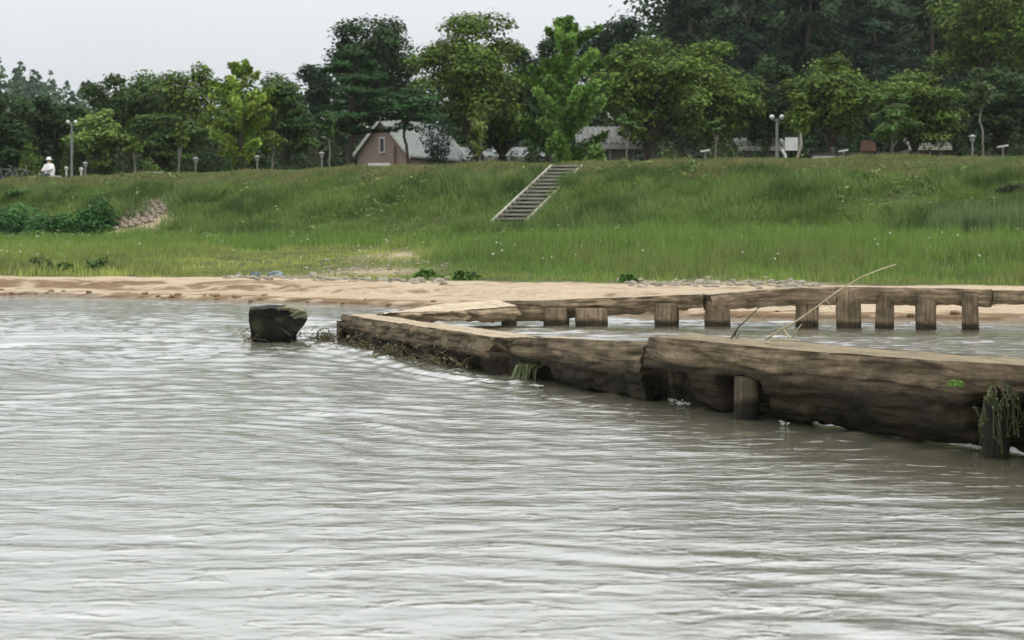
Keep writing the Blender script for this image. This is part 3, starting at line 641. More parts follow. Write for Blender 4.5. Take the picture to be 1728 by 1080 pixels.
for px, pt, pb, w, d, lab, c in ((160, 428, 460, 70, 36, 'green waterside weed clump near the sand, rightmost of three', (0.095, 0.15, 0.045)),
                                 (60, 432, 460, 80, 36.5, 'green waterside weed clump near the sand, leftmost of three', (0.09, 0.14, 0.045)),
                                 (108, 440, 462, 44, 35.5, 'small waterside weed clump between two larger ones', (0.10, 0.16, 0.045)),
                                 (1716, 306, 408, 66, 50, 'dark brownish bush at the right edge of the levee slope', (0.05, 0.06, 0.03)),
                                 (720, 459, 474, 60, 31, 'low green weed clump left of the path foot', (0.11, 0.20, 0.045)),
                                 (790, 464, 477, 56, 30, 'low green weed clump behind the bend of the sand', (0.11, 0.20, 0.045)),
                                 (1062, 474, 484, 34, 28, 'small fresh green weed clump at the edge of the pale stones', (0.11, 0.20, 0.045)),):
    shrub(px, pt, pb, w, d, 'weed_clump', lab, 'weed clumps on the bank', c, 1300, 0.11)
# tall reeds, right of the middle of the slope
x = rg.uniform(-1, 1, 900); y = rg.uniform(-1, 1, 900); k = x * x + y * y < 1; x = 14.2 + x[k] * 1.9; y = 45.3 + y[k] * 1.6
cr_ = np.array([0.14, 0.20, 0.085])[None] * rg.uniform(.7, 1.25, (len(x), 1))
V1, F1, C1 = blades(x, y, rg.uniform(.7, 1.25, len(x)), 0.035, 9, cr_, rg, 0.12, 0.25)
tag(npmesh('reeds', V1, F1, M_grass, smoothf=False, col=C1), 'tall pale green reeds at the right of the levee foot', None, None, 'stuff')
# white flower heads dotted in the grass
x, y, tt = scatter(420, lambda q: gline(q) + 3, lambda q: crest(q) - 2, rg); z = ground_z(x, y) + rg.uniform(.3, .5, len(x)); P = np.stack([x, y, z], -1)
V1, F1, C1 = leaves(P, np.tile([0, -.6, .8], (len(x), 1)), 0.05, np.tile([.42, .42, .34], (len(x), 1)), rg, 0.9)
tag(npmesh('wildflowers', V1, F1, M_grass, smoothf=False, col=C1), 'tiny white wildflowers scattered through the grass', None, None, 'stuff')

# stones
def rock(c, sz, rg, seed):
    n1_, n2 = 8, 6; th = np.linspace(0, 2 * np.pi, n1_, endpoint=False); ph = np.linspace(-1.35, 1.35, n2)
    T_, P_ = np.meshgrid(th, ph); q = np.stack([np.cos(T_) * np.cos(P_), np.sin(T_) * np.cos(P_), np.sin(P_)], -1).reshape(-1, 3)
    q *= (1 + 0.35 * vnoise(q[:, 0] * 1.7 + seed, q[:, 1] * 1.7, q[:, 2] * 1.7))[:, None]
    V = np.array(c) + q * np.array(sz) / 2; ii = np.arange(n1_ * n2).reshape(n2, n1_); jn = np.roll(ii, -1, 1)
    Fc = np.stack([ii[:-1], jn[:-1], jn[1:], ii[1:]], -1).reshape(-1, 4).tolist() + [tuple(ii[0][[3, 2, 1, 0]]), tuple(ii[0][[0, 7, 4, 3]]), tuple(ii[0][[7, 6, 5, 4]]), tuple(ii[-1][[0, 1, 2, 3]]), tuple(ii[-1][[0, 3, 4, 7]]), tuple(ii[-1][[4, 5, 6, 7]])]
    return V, np.array(Fc)
def pebbles(name, label, n, f, size, m_):
    b = MB()
    for i in range(n):
        x_, y_ = f(i); s_ = size * rg.uniform(.5, 1.5); z_ = float(ground_z(x_, y_)) + s_ * .12
        b.add(*rock((x_, y_, z_), (s_ * 1.3, s_, s_ * .7), rg, i * 1.7))
    return tag(b.build(name, m_, smoothf=False), label, None, None, 'stuff')
def gl(i, a, b_, off, sp):
    x_ = rg.uniform(a, b_); return x_, float(gline(x_)) + off + rg.normal(0, sp)
pebbles('pale_stones', 'pale stones and dry litter along the left grass edge', 190, lambda i: gl(i, -6.2, -1.2, 0.3, 0.75), 0.085, M_stone)
pebbles('dry_litter', 'heap of pale stones and litter at the right grass edge', 170, lambda i: gl(i, 2.0, 5.2, 0.3, 0.8), 0.085, M_stone)
pebbles('scattered_stones', 'scattered pale stones by the path up the bank', 100, lambda i: (rg.normal(-3.6, .9), rg.normal(35.5, 1.8)), 0.075, M_stone)
pebbles('path_stones', 'pale stones at the foot of the stairs', 60, lambda i: (rg.normal(-1.6, .8), rg.normal(50.3, .6)), 0.09, M_stone)
pebbles('shore_clods', 'brown wet clods of sand at the water edge', 60, lambda i: (lambda x_: (x_, float(shore(x_)) + abs(rg.normal(0.15, .25))))(rg.uniform(-10, 7)), 0.07, plain('wet_sand_clod', (0.10, 0.06, 0.03), (0.2, 0.13, 0.07), 6, 0.7, 0.3))
for px, py, w, lab, mm in ((432, 468, 17, 'dark blue-grey boulder at the grass edge, left of the pale blue one', plain('slate_stone', (0.05, 0.07, 0.075), (0.13, 0.16, 0.16), 5, 0.85, 0.4)),
                       (465, 464, 21, 'pale blue-grey boulder sitting at the grass edge', M_bluestone), (528, 470, 20, 'flat grey boulder half sunk in the sand edge', M_stone)):
    d = 33.0 if px < 500 else 32.5; q = at(px, py, d); gz = float(ground_z(q[0], d)); s_ = w / F * d
    b = MB(); b.add(*rock((q[0], d, gz + s_ * .18), (s_ * 1.2, s_, s_ * .75), rg, px)); o_ = b.build('boulder', mm, smoothf=False, origin=(q[0], d, gz)); tag(o_, lab, 'boulder', 'boulders at the grass edge')
# reddish stone revetment showing through the grass
rev = empty('stone_revetment', (-14.8, 61.8, 1.2), 'patch of reddish flat stones laid in rows and bare of grass', 'stone revetment')
cnt = 0
for r_ in range(11):
    for k in range(9):
        xx = -15.9 + k * 0.27 + (r_ % 2) * 0.13 + rg.normal(0, .03); yy = 60.3 + r_ * 0.30 + rg.normal(0, .03)
        if ((xx + 14.85) / 1.2) ** 2 + ((yy - 61.8) / 1.6) ** 2 > rg.uniform(.6, 1.1): continue
        b = MB(); b.add(*rock((0, 0, 0), (0.27, 0.22, 0.16), rg, cnt * 2.3)); o_ = b.build('stone', M_redstone if rg.random() < .8 else M_stone); cnt += 1
        o_.parent = rev; o_.location = Vector((xx, yy, float(ground_z(xx, yy)) + 0.05)) - rev.location; o_.rotation_euler = (0.25, rg.normal(0, .1), rg.normal(0, .2))

# ------------------------------------------------------------------ trees
def limb(m, p0, p1, r0, r1, rg, sag=0.15, n=5, wob=1.0):
    p0, p1 = np.array(p0, float), np.array(p1, float); L = np.linalg.norm(p1 - p0); t_ = np.linspace(0, 1, n)[:, None]
    pts = p0 + (p1 - p0) * t_ + np.sin(t_ * np.pi) * (rg.normal(0, .05, 3) * L * (wob if n < 7 else .25) + np.array([0, 0, sag * L * .3])); pts[1:-1] += rg.normal(0, .015 * L, (n - 2, 3))
    m.tube(pts, np.linspace(r0, r1, n), 7, cap=False); return pts
def tree(kind, bbox, bx, d, label, c, n=9000, leaf=0.17, name='broadleaf_tree', group=None, K=34, trunk_px=None, bark=None, low=0.0, flat=0.62, dk=0.6):
    """bbox: crown box in the picture, bx: where the trunk stands, d: how far"""
    x0, y0, x1, y1 = bbox; c = np.array(c)
    n = int(n * 1.3); leaf *= 1.32 if kind != 'conifer' else 1.9
    gz = float(ground_z((bx - 864) / F * d, d)); base = np.array([(bx - 864) / F * d, d, gz])
    A_, B_ = at((x0 + x1) / 2, (y0 + y1) / 2, d), ((x1 - x0) / 2 / F * d, (y1 - y0) / 2 / F * d); rx, rz = B_; ctr = A_
    ry = min(rx, rz * 1.2) * 0.9 + .15; root = empty(name, tuple(base), label, 'tree', group); m = MB()
    tr = max(0.022, (trunk_px or 12) / F * d / 2); crown_bot = ctr[2] - rz
    if kind in ('broad', 'layer'):
        lc = sphere_pts(K, rg); rr_ = rg.uniform(.30, .90, K) ** .8; lc *= rr_[:, None]
        lr = rg.uniform(.18, .42, K) * (1.45 - .75 * rr_)
        fl = flat if kind == 'broad' else 0.42
        if kind == 'layer': lc[:, 2] = np.round(lc[:, 2] * 4) / 4 + rg.normal(0, .10, K); lr *= 1.3
        lc[:max(4, K // 5)] *= .35; lr[:max(4, K // 5)] *= 1.5; li = rg.integers(0, K, n); sp = sphere_pts(n, rg); sp[:, 2] = np.where(rg.random(n) < .72, np.abs(sp[:, 2]), sp[:, 2])
        rad = lr[li] * rg.uniform(.45, 1.12, n) ** .6
        q = lc[li] + sp * rad[:, None] * np.array([1, 1, fl])
        # finer twig clusters inside each lobe
        cl = rg.normal(0, .03, (K * 14, 3)); q += cl[li * 14 + rg.integers(0, 14, n)] * 1.3
        nrm = sp * np.array([.8, .8, 1.0]) + np.array([0, 0, .65]); tone = (0.70 + 0.6 * rg.random(K))[li]
        P = ctr + q * np.array([rx * 1.02, ry * 1.02, rz * .99])
        fork = base + (np.array([ctr[0], d, crown_bot]) - base) * 1.0; fork[2] = max(crown_bot + rz * .12, gz + .6)
        limb(m, base - [0, 0, .3], fork, tr * 1.25, tr * .9, rg, 0, 7)
        for i in rg.permutation(K)[:12]:
            e = ctr + lc[i] * np.array([rx, ry, rz]) * .95; mid = fork + (e - fork) * .45 + np.array([0, 0, .1 * rz])
            limb(m, fork - [0, 0, .1], mid, tr * .62, tr * .38, rg); limb(m, mid, e, tr * .38, tr * .10, rg)
    elif kind == 'ginkgo':
        nb = 46; tb = np.sort(rg.uniform(0.02, .97, nb)); ab = rg.uniform(0, 6.28, nb); pr_ = np.interp(tb, [0, .15, .4, .7, .9, 1], [.7, 1.05, 1.1, .85, .5, .15]) * rg.uniform(.65, 1.15, nb)
        li = rg.integers(0, nb, n); al = rg.random(n) ** .8
        up = 0.30
        bxv = np.cos(ab) * pr_; byv = np.sin(ab) * pr_
        jit = rg.normal(0, .055, (n, 3)) * (1.15 - .6 * al)[:, None]
        q = np.stack([bxv[li] * al, byv[li] * al, tb[li] * 2 - 1.05 + up * al * (0.4 + pr_[li]) * .8], -1) + jit
        P = ctr + q * np.array([rx, ry, rz]); nrm = np.stack([bxv[li], byv[li], np.full(n, .6)], -1); tone = (0.78 + 0.45 * rg.random(nb))[li]
        topp = np.array([ctr[0], d, ctr[2] + rz * .92]); limb(m, base - [0, 0, .3], topp, tr * 1.2, tr * .15, rg, 0, 10)
        for i in range(0, nb, 2):
            s0 = ctr + np.array([0, 0, (tb[i] * 2 - 1.05) * rz]); e = ctr + np.array([bxv[i], byv[i], tb[i] * 2 - 1.05 + up * (.4 + pr_[i]) * .8]) * np.array([rx, ry, rz]); limb(m, s0, e, tr * .3, tr * .06, rg)
    elif kind in ('pine', 'conifer'):
        nb = 34 if kind == 'pine' else 110
        tb = np.sort(rg.uniform(0, 1, nb)) if kind == 'conifer' else np.repeat(np.linspace(.04, .96, 7), 5)[:nb] + rg.normal(0, .025, nb)
        ab = rg.uniform(0, 6.28, nb) + np.arange(nb) * 2.4
        pr_ = (np.interp(tb, [0, .2, .5, .8, 1], [.75, 1, .9, .62, .22]) if kind == 'pine' else np.interp(tb, [0, .3, .7, 1], [1, .92, .6, .10])) * rg.uniform(.6, 1.1, nb)
        li = rg.integers(0, nb, n); al = rg.random(n) ** .55; droop = -0.05 if kind == 'conifer' else 0.04
        fan = rg.normal(0, 1, n) * .22 * al
        ca, sa = np.cos(ab[li] + fan), np.sin(ab[li] + fan)
        q = np.stack([ca * pr_[li] * al, sa * pr_[li] * al, tb[li] * 2 - 1 + droop * al + (0.05 if kind == 'pine' else .045) * np.abs(rg.normal(0, 1, n)) * (1 if kind == 'pine' else -1)], -1)
        q += rg.normal(0, .02, (n, 3)) * np.array([1, 1, .6])
        P = ctr + q * np.array([rx, ry, rz]); nrm = np.tile([0, 0, 1.0], (n, 1)) + np.stack([ca, sa, 0 * ca], -1) * .5; tone = (0.7 + 0.55 * rg.random(nb))[li]
        topp = np.array([ctr[0], d, ctr[2] + rz * .93]); limb(m, base - [0, 0, .3], topp, tr * 1.2, tr * .2, rg, 0, 10)
        for i in range(0, nb, 2 if kind == 'conifer' else 1):
            s0 = np.array([ctr[0], d, ctr[2] + (tb[i] * 2 - 1.03) * rz]); e = ctr + np.array([math.cos(ab[i]) * pr_[i] * .9, math.sin(ab[i]) * pr_[i] * .9, tb[i] * 2 - 1 + droop]) * np.array([rx, ry, rz]); limb(m, s0, e, tr * .3, tr * .06, rg)
    if low: P[:, 2] = np.maximum(P[:, 2], gz + low)
    colr = c[None] * tone[:, None] * rg.uniform(.72, 1.28, (n, 1)) * (1 + rg.normal(0, .06, (n, 3)))
    V, Fc, C_ = leaves(P, nrm, leaf, np.clip(colr, 0.004, 1), rg, 0.30 if kind in ('pine', 'conifer') else 0.6)
    npmesh('crown', V, Fc, M_leaf, root, False, col=C_)
    m.build('trunk', bark or M_bark, root, True)
    return root
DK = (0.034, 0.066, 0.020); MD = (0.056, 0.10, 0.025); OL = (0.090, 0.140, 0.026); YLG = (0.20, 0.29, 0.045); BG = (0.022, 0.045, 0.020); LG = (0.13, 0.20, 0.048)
GA = 'trees along the levee top'; GB = 'taller trees behind the levee-top row'
T = [
 # kind, bbox, trunk x, distance, label, colour, n, leaf, extra
 ('broad', (-60, 150, 70, 300), 10, 92, 'dark bushy tree at the left edge of the picture', DK, 8000, .19, dict(group=GA)),
 ('broad', (35, 148, 165, 292), 92, 95, 'dark broad tree behind the seated person in white', DK, 9000, .19, dict(group=GA)),
 ('broad', (118, 178, 225, 285), 160, 84, 'mid-green round tree with a light left side beside the white globe lamp', LG, 5500, .16, dict(group=GA)),
 ('broad', (135, 108, 305, 290), 225, 100, 'dark tree under the hazy hill, second large crown from the left', MD, 9000, .19, dict(group=GB)),
 ('broad', (250, 104, 392, 280), 318, 98, 'olive tree left of the yellow-green ginkgo', OL, 8500, .19, dict(group=GA)),
 ('layer', (205, 190, 345, 285), 270, 86, 'spreading layered tree low in front of the olive tree', MD, 6500, .16, dict(group=GA)),
 ('ginkgo', (350, 108, 462, 280), 405, 82, 'bright yellow-green ginkgo in the left half', YLG, 8500, .17, dict(group=GA, name='ginkgo_tree', dk=1)),
 ('broad', (420, 112, 545, 284), 480, 88, 'mid-green tree just right of the yellow-green ginkgo', MD, 8500, .18, dict(group=GA)),
 ('broad', (500, 100, 570, 200), 530, 112, 'small dark pine-like crown showing above the layered pine', BG, 3800, .2, dict(group=GB)),
 ('broad', (552, 6, 716, 225), 640, 108, 'tall dark tree rising alone behind the layered pine', DK, 14000, .22, dict(group=GB, K=46)),
 ('pine', (498, 92, 700, 228), 588, 80, 'layered pine with a bare dark trunk left of the brick house', (0.035, 0.085, 0.028), 12000, .17, dict(group=GA, name='pine_tree', trunk_px=15)),
 ('layer', (616, 150, 748, 216), 700, 79, 'low pine bough crown hanging before the brick house roof', (0.04, 0.09, 0.03), 3200, .15, dict(group=GA, name='pine_tree', trunk_px=5)),
 ('broad', (676, 22, 912, 250), 822, 84, 'large dark olive tree with forked trunks in the middle', OL, 19000, .18, dict(group=GA, K=60, trunk_px=16)),
 ('broad', (770, 120, 925, 268), 845, 87, 'dark lower tree filling the gap under the large olive tree', DK, 9000, .18, dict(group=GA, trunk_px=14)),
 ('broad', (850, 36, 1000, 272), 925, 104, 'dark tree peeking out behind the central ginkgo', DK, 14000, .2, dict(group=GB)),
 ('ginkgo', (872, 36, 1042, 276), 955, 74, 'tall fresh-green ginkgo at the head of the stairs', (0.105, 0.20, 0.034), 17000, .16, dict(group=GA, name='ginkgo_tree', trunk_px=9)),
 ('broad', (968, 14, 1110, 190), 1040, 112, 'blue-green tree behind the gap right of the central ginkgo', BG, 10000, .21, dict(group=GB, K=44)),
 ('layer', (1005, 52, 1190, 245), 1095, 82, 'wide zelkova with light upper leaves and a dark trunk', OL, 15000, .17, dict(group=GA, K=70, trunk_px=22, name='zelkova_tree')),
 ('layer', (1130, 62, 1280, 262), 1190, 86, 'zelkova merging with its left neighbour above the olive shrubs', (0.10, 0.155, 0.028), 12000, .17, dict(group=GA, K=60, trunk_px=12, name='zelkova_tree')),
 ('broad', (1235, 84, 1350, 265), 1300, 92, 'dark tree between the zelkovas and the white sign', DK, 7500, .18, dict(group=GA)),
 ('broad', (1315, 78, 1488, 258), 1400, 84, 'rounded green tree above the white planter boxes', OL, 12000, .17, dict(group=GA, K=48)),
 ('layer', (1465, 108, 1622, 262), 1492, 86, 'green layered tree above the stone wall at the right', OL, 11000, .17, dict(group=GA, K=52, trunk_px=12)),
 ('broad', (1595, 120, 1790, 268), 1700, 92, 'dark tree mass behind the tall thin sapling at the right', DK, 13000, .19, dict(group=GA, K=50)),
 ('broad', (1560, -60, 1760, 150), 1660, 100, 'light green broad tree high at the right edge', OL, 13000, .2, dict(group=GB, K=50)),
 ('conifer', (1075, -130, 1250, 230), 1160, 118, 'tall dark conifer at the left end of the grove', BG, 13000, .24, dict(group='conifers of the grove at the upper right', name='conifer_tree')),
 ('conifer', (1170, -170, 1350, 240), 1260, 122, 'tall dark conifer, second from the left in the grove', (0.027, 0.056, 0.032), 13000, .24, dict(group='conifers of the grove at the upper right', name='conifer_tree')),
 ('conifer', (1275, -150, 1450, 240), 1362, 118, 'tall dark conifer in the middle of the grove', BG, 13000, .24, dict(group='conifers of the grove at the upper right', name='conifer_tree')),
 ('conifer', (1380, -180, 1560, 240), 1470, 122, 'tall dark conifer, second from the right in the grove', (0.027, 0.056, 0.032), 13000, .24, dict(group='conifers of the grove at the upper right', name='conifer_tree')),
 ('conifer', (1480, -150, 1680, 240), 1580, 126, 'tall dark conifer at the right end of the grove', BG, 12000, .24, dict(group='conifers of the grove at the upper right', name='conifer_tree')),
]
for kind, bb, bx, d, lab, c, n, lf, ex in T:
    ex = dict(ex); ex.pop('dk', None)
    tree(kind, bb, bx, d, lab, c, n, lf, **ex)
GS = 'young saplings on the levee top'
for bb, bx, d, lab, c, n in (((208, 228, 246, 272), 228, 72, 'small sapling with sparse upward leaves between lamp and bench', OL, 500),
                       ((288, 192, 318, 272), 301, 70, 'slender sapling above the long white bench', OL, 500),
                       ((440, 210, 482, 262), 459, 68, 'sapling right of the yellow-green ginkgo', OL, 450),
                       ((536, 188, 576, 242), 556, 66, 'grey-green sapling with a pale trunk left of the pine', MD, 600),
                       ((790, 172, 828, 262), 810, 66, 'yellowish narrow sapling before the dark central tree', (0.14, 0.18, 0.045), 700),
                       ((1040, 178, 1078, 240), 1056, 64, 'small sapling in the dark gap beside the tiled roof', MD, 500),
                       ((1190, 195, 1226, 240), 1206, 64, 'sapling growing out of the olive shrubs', MD, 450),
                       ((1316, 152, 1378, 232), 1348, 62, 'broad young tree behind the white sign', OL, 1200),
                       ((1450, 158, 1560, 238), 1505, 62, 'young spreading tree with a curved pale trunk', (0.08, 0.14, 0.035), 1700),
                       ((1626, 108, 1684, 192), 1657, 60, 'tall thin sapling with a long bare pale trunk at the right', (0.075, 0.11, 0.04), 1500)):
    tree('broad' if bx != 810 else 'ginkgo', bb, bx, d, lab, c, n, .13, name='sapling', group=GS, K=16, trunk_px=3.2, bark=M_palebark)
# shrubs at the levee top
for px, pt, pb, w, d, lab, c, up in ((738, 206, 279, 74, 70, 'dark spiky juniper in front of the grey roof', (0.028, 0.05, 0.034), 1),
        (1145, 232, 272, 84, 72, 'left olive shrub under the zelkova', (0.07, 0.10, 0.03), 0), (1215, 228, 272, 90, 73, 'right olive shrub under the zelkova', (0.06, 0.09, 0.028), 0),
        (1000, 236, 276, 56, 62, 'bright green bush at the top of the stairs', (0.11, 0.2, 0.04), 0),
        (122, 232, 290, 60, 84, 'dark green bush right of the seated person', MD, 0), (48, 240, 296, 60, 84, 'brownish green bush left of the seated person', OL, 0),
        (262, 262, 288, 60, 78, 'low hedge bush behind the long white bench', OL, 0), (180, 226, 288, 60, 84, 'dark drooping bush below the light green tree', MD, 0),
        (392, 245, 284, 60, 80, 'dark bush under the yellow-green ginkgo', DK, 0), (505, 235, 282, 70, 84, 'dark bush left of the pine trunk', DK, 0),
        (345, 230, 286, 70, 84, 'dark bush between the bench and the ginkgo', DK, 0), (440, 250, 284, 50, 82, 'dark bush right of the ginkgo trunk', DK, 0),
        (860, 235, 278, 60, 84, 'dark bush behind the central trunks', DK, 0), (1400, 232, 268, 90, 76, 'pale flowering shrub behind the left planter box', (0.10, 0.13, 0.07), 0),
        (1285, 228, 270, 50, 78, 'dark bush left of the white sign', DK, 0), (1650, 215, 266, 110, 84, 'dark bush behind the right lamp posts', DK, 0), (1715, 205, 266, 70, 80, 'dark bush at the far right of the levee top', DK, 0),
        (1460, 236, 266, 50, 80, 'dark bush behind the right planter box', DK, 0), (560, 240, 282, 50, 90, 'dark bush between the sapling and the pine trunk', DK, 0)):
    shrub(px, pt, pb, w, d, 'juniper_shrub' if up else 'shrub', lab, 'shrubs on the levee top', c, 2200, 0.14, upright=up)

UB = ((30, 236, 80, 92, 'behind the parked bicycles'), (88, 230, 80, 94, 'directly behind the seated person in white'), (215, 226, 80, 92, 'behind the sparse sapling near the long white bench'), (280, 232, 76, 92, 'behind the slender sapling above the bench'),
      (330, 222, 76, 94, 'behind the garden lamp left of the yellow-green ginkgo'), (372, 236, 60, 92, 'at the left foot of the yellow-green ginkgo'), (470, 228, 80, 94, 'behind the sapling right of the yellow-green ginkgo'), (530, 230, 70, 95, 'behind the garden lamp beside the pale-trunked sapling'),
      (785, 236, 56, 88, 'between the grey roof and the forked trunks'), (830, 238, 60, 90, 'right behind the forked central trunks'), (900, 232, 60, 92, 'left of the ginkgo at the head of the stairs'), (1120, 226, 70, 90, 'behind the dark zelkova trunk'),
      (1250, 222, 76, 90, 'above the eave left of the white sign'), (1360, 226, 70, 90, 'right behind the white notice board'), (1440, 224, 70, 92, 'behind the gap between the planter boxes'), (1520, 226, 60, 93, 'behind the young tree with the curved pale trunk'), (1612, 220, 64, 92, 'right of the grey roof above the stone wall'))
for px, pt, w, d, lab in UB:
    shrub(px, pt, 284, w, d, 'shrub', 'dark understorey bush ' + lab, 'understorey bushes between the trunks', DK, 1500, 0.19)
# wood filling the distance and the hazy hill
def canopy(name, label, f_h, x0, x1, y0, y1, n, leaf, c, spiky=0.0):
    K = int(n / 190); cx, cy = rg.uniform(x0, x1, K), rg.uniform(y0, y1, K); hh = f_h(cx, cy) * rg.uniform(.75, 1.08, K)
    li = rg.integers(0, K, n); sp = sphere_pts(n, rg); sp[:, 2] = np.abs(sp[:, 2]) * (1) ; r_ = rg.uniform(1.6, 3.2, K)
    tz = rg.random(n) ** (.6 if not spiky else .9)
    gzz = ground_z(cx, cy, False)
    w_ = (1 - tz * spiky)
    P = np.stack([cx[li] + sp[:, 0] * r_[li] * w_, cy[li] + sp[:, 1] * r_[li] * w_, gzz[li] + hh[li] * tz + (sp[:, 2] * r_[li] * .6 - r_[li] * .6) * (1 - spiky)], -1)
    colr = np.array(c)[None] * (0.7 + .6 * rg.random(K))[li][:, None] * rg.uniform(.75, 1.25, (n, 1))
    V, Fc, C_ = leaves(P, sp + [0, 0, .5], leaf, colr, rg, .7); return tag(npmesh(name, V, Fc, M_leaf, None, False, col=C_), label, None, None, 'stuff')
canopy('background_wood', 'dark mass of wood closing the view behind the trees', lambda x, y: 11.3 - 3.0 * smooth((-33 - x) / 3) + 2.0 * fbm(x * .25, 3, 0, 3) + 11.0 * smooth((x - 7) / 5), -78, 76, 128, 142, 90000, .60, DK)

# ------------------------------------------------------------------ buildings
M_brick, t, p, o = mat('pinkish_brick')
c_ = t.nodes.new('ShaderNodeTexBrick'); c_.inputs['Scale'].default_value = 1.0; c_.inputs['Brick Width'].default_value = .22; c_.inputs['Row Height'].default_value = .075; c_.inputs['Mortar Size'].default_value = .008
c_.inputs['Color1'].default_value = (.155, .10, .075, 1); c_.inputs['Color2'].default_value = (.205, .14, .108, 1); c_.inputs['Mortar'].default_value = (.30, .26, .22, 1)
tcn = t.nodes.new('ShaderNodeTexCoord'); sx_ = t.nodes.new('ShaderNodeSeparateXYZ'); cb_ = t.nodes.new('ShaderNodeCombineXYZ'); t.links.new(tcn.outputs['Object'], sx_.inputs[0])
t.links.new(sx_.outputs[0], cb_.inputs[0]); t.links.new(sx_.outputs[2], cb_.inputs[1]); t.links.new(cb_.outputs[0], c_.inputs['Vector'])
t.links.new(c_.outputs['Color'], p.inputs['Base Color']); p.inputs['Roughness'].default_value = .85; bump(t, p, c_.outputs['Fac'], -.3, .01)
M_roof = plain('grey_green_roof', (0.15, 0.17, 0.16), (0.235, 0.255, 0.245), 2.5, 0.55, 0.2)
M_tile = plain('grey_roof_tile', (0.085, 0.09, 0.082), (0.19, 0.195, 0.18), 2.5, 0.8, 0.3)
M_wall = plain('grey_plaster', (0.10, 0.10, 0.085), (0.19, 0.185, 0.155), 1.5, 0.9, 0.2)
M_glass = plain('dark_glass', (0.01, 0.012, 0.014), (0.02, 0.022, 0.025), 1, 0.15, 0, spec=.5)
def rotz(P, a, c0): P = np.asarray(P, float); q = P.copy(); q[:, 0] = P[:, 0] * math.cos(a) - P[:, 1] * math.sin(a); q[:, 1] = P[:, 0] * math.sin(a) + P[:, 1] * math.cos(a); return q + np.array(c0)
d = 100.0
hc = at(646, 280, d); gz = 3.6; eave = at(646, 259, d)[2]; peak = at(646, 203, d)[2]
house = empty('brick_house', (hc[0], d, gz), 'small pink brick house with a grey ribbed metal gable roof among the trees', 'house'); th_ = math.radians(-28)
W2, Ln = 1.95 / 1.0, 7.6
c0 = (hc[0], d, 0)
b = MB(); q = [(-W2, 0, gz - .5), (W2, 0, gz - .5), (W2, 0, eave), (0, 0, peak), (-W2, 0, eave)]; q2 = [(x_, Ln, z_) for x_, _, z_ in q]
V = rotz(q + q2, th_, c0); m_ = MB(); me_f = [(0, 1, 2, 3, 4), (9, 8, 7, 6, 5), (1, 6, 7, 2), (0, 4, 9, 5)]
me = bpy.data.meshes.new('wall'); me.from_pydata((V - np.array(house.location)).tolist(), [], me_f); me.materials.append(M_brick); o_ = bpy.data.objects.new('wall', me); COL.objects.link(o_); o_.parent = house
for sg in (-1, 1):
    b = MB(); e0, e1, pk = sg * (W2 + .32), eave - .22 * (peak - eave) / W2 * .32 / .22, peak
    P8 = [(e0, -.3, eave - .30), (e0, Ln, eave - .30), (0, -.3, pk + .02), (0, Ln, pk + .02)]; P8 = P8 + [(x_, y_, z_ + .12) for x_, y_, z_ in P8]
    b.add(rotz(P8, th_, c0), [(0,1,3,2),(4,6,7,5),(0,4,5,1),(2,3,7,6),(0,2,6,4),(1,5,7,3)]); r_ = b.build('roof', M_roof, house)
    b = MB()
    for k in range(20):
        yy = -.2 + k * (Ln / 19.5); P8 = []
        for (x_, z_) in ((e0, eave - .18), (0, pk + .14)):
            for dy in (-.03, .03):
                for dz in (0, .06): P8.append((x_, yy + dy, z_ + dz))
        b.add(rotz(P8, th_, c0), [(0,1,3,2),(4,6,7,5),(0,4,5,1),(2,3,7,6),(0,2,6,4),(1,5,7,3)])
    rb = b.build('roof_rib', M_roof, house)
    b = MB(); P8 = []
    for (x_, z_) in ((e0, eave - .36), (0, pk - .02)):
        for dy in (-.36, -.30):
            for dz in (-.06, .22): P8.append((x_, dy, z_ + dz))
    b.add(rotz(P8, th_, c0), [(0,1,3,2),(4,6,7,5),(0,4,5,1),(2,3,7,6),(0,2,6,4),(1,5,7,3)]); b.build('bargeboard', M_cream, house)
wc = rotz([(0.0, -.05, peak - 1.62)], th_, c0)[0]
b = MB(); b.box(tuple(wc), (.46, .10, 1.05), th_); fr = b.build('window', M_cream, house)
b = MB(); b.box(tuple(rotz([(0.0, -.11, peak - 1.60)], th_, c0)[0]), (.26, .06, .82), th_); b.build('pane', M_glass, house)
b = MB(); b.box(tuple(rotz([(0.95, -.08, (eave + gz) / 2 + .2)], th_, c0)[0]), (.10, .10, eave - gz + .5), th_); b.build('downpipe', plain('brown_pipe', (.12, .06, .045), (.16, .08, .06), 3, .6, 0), house)
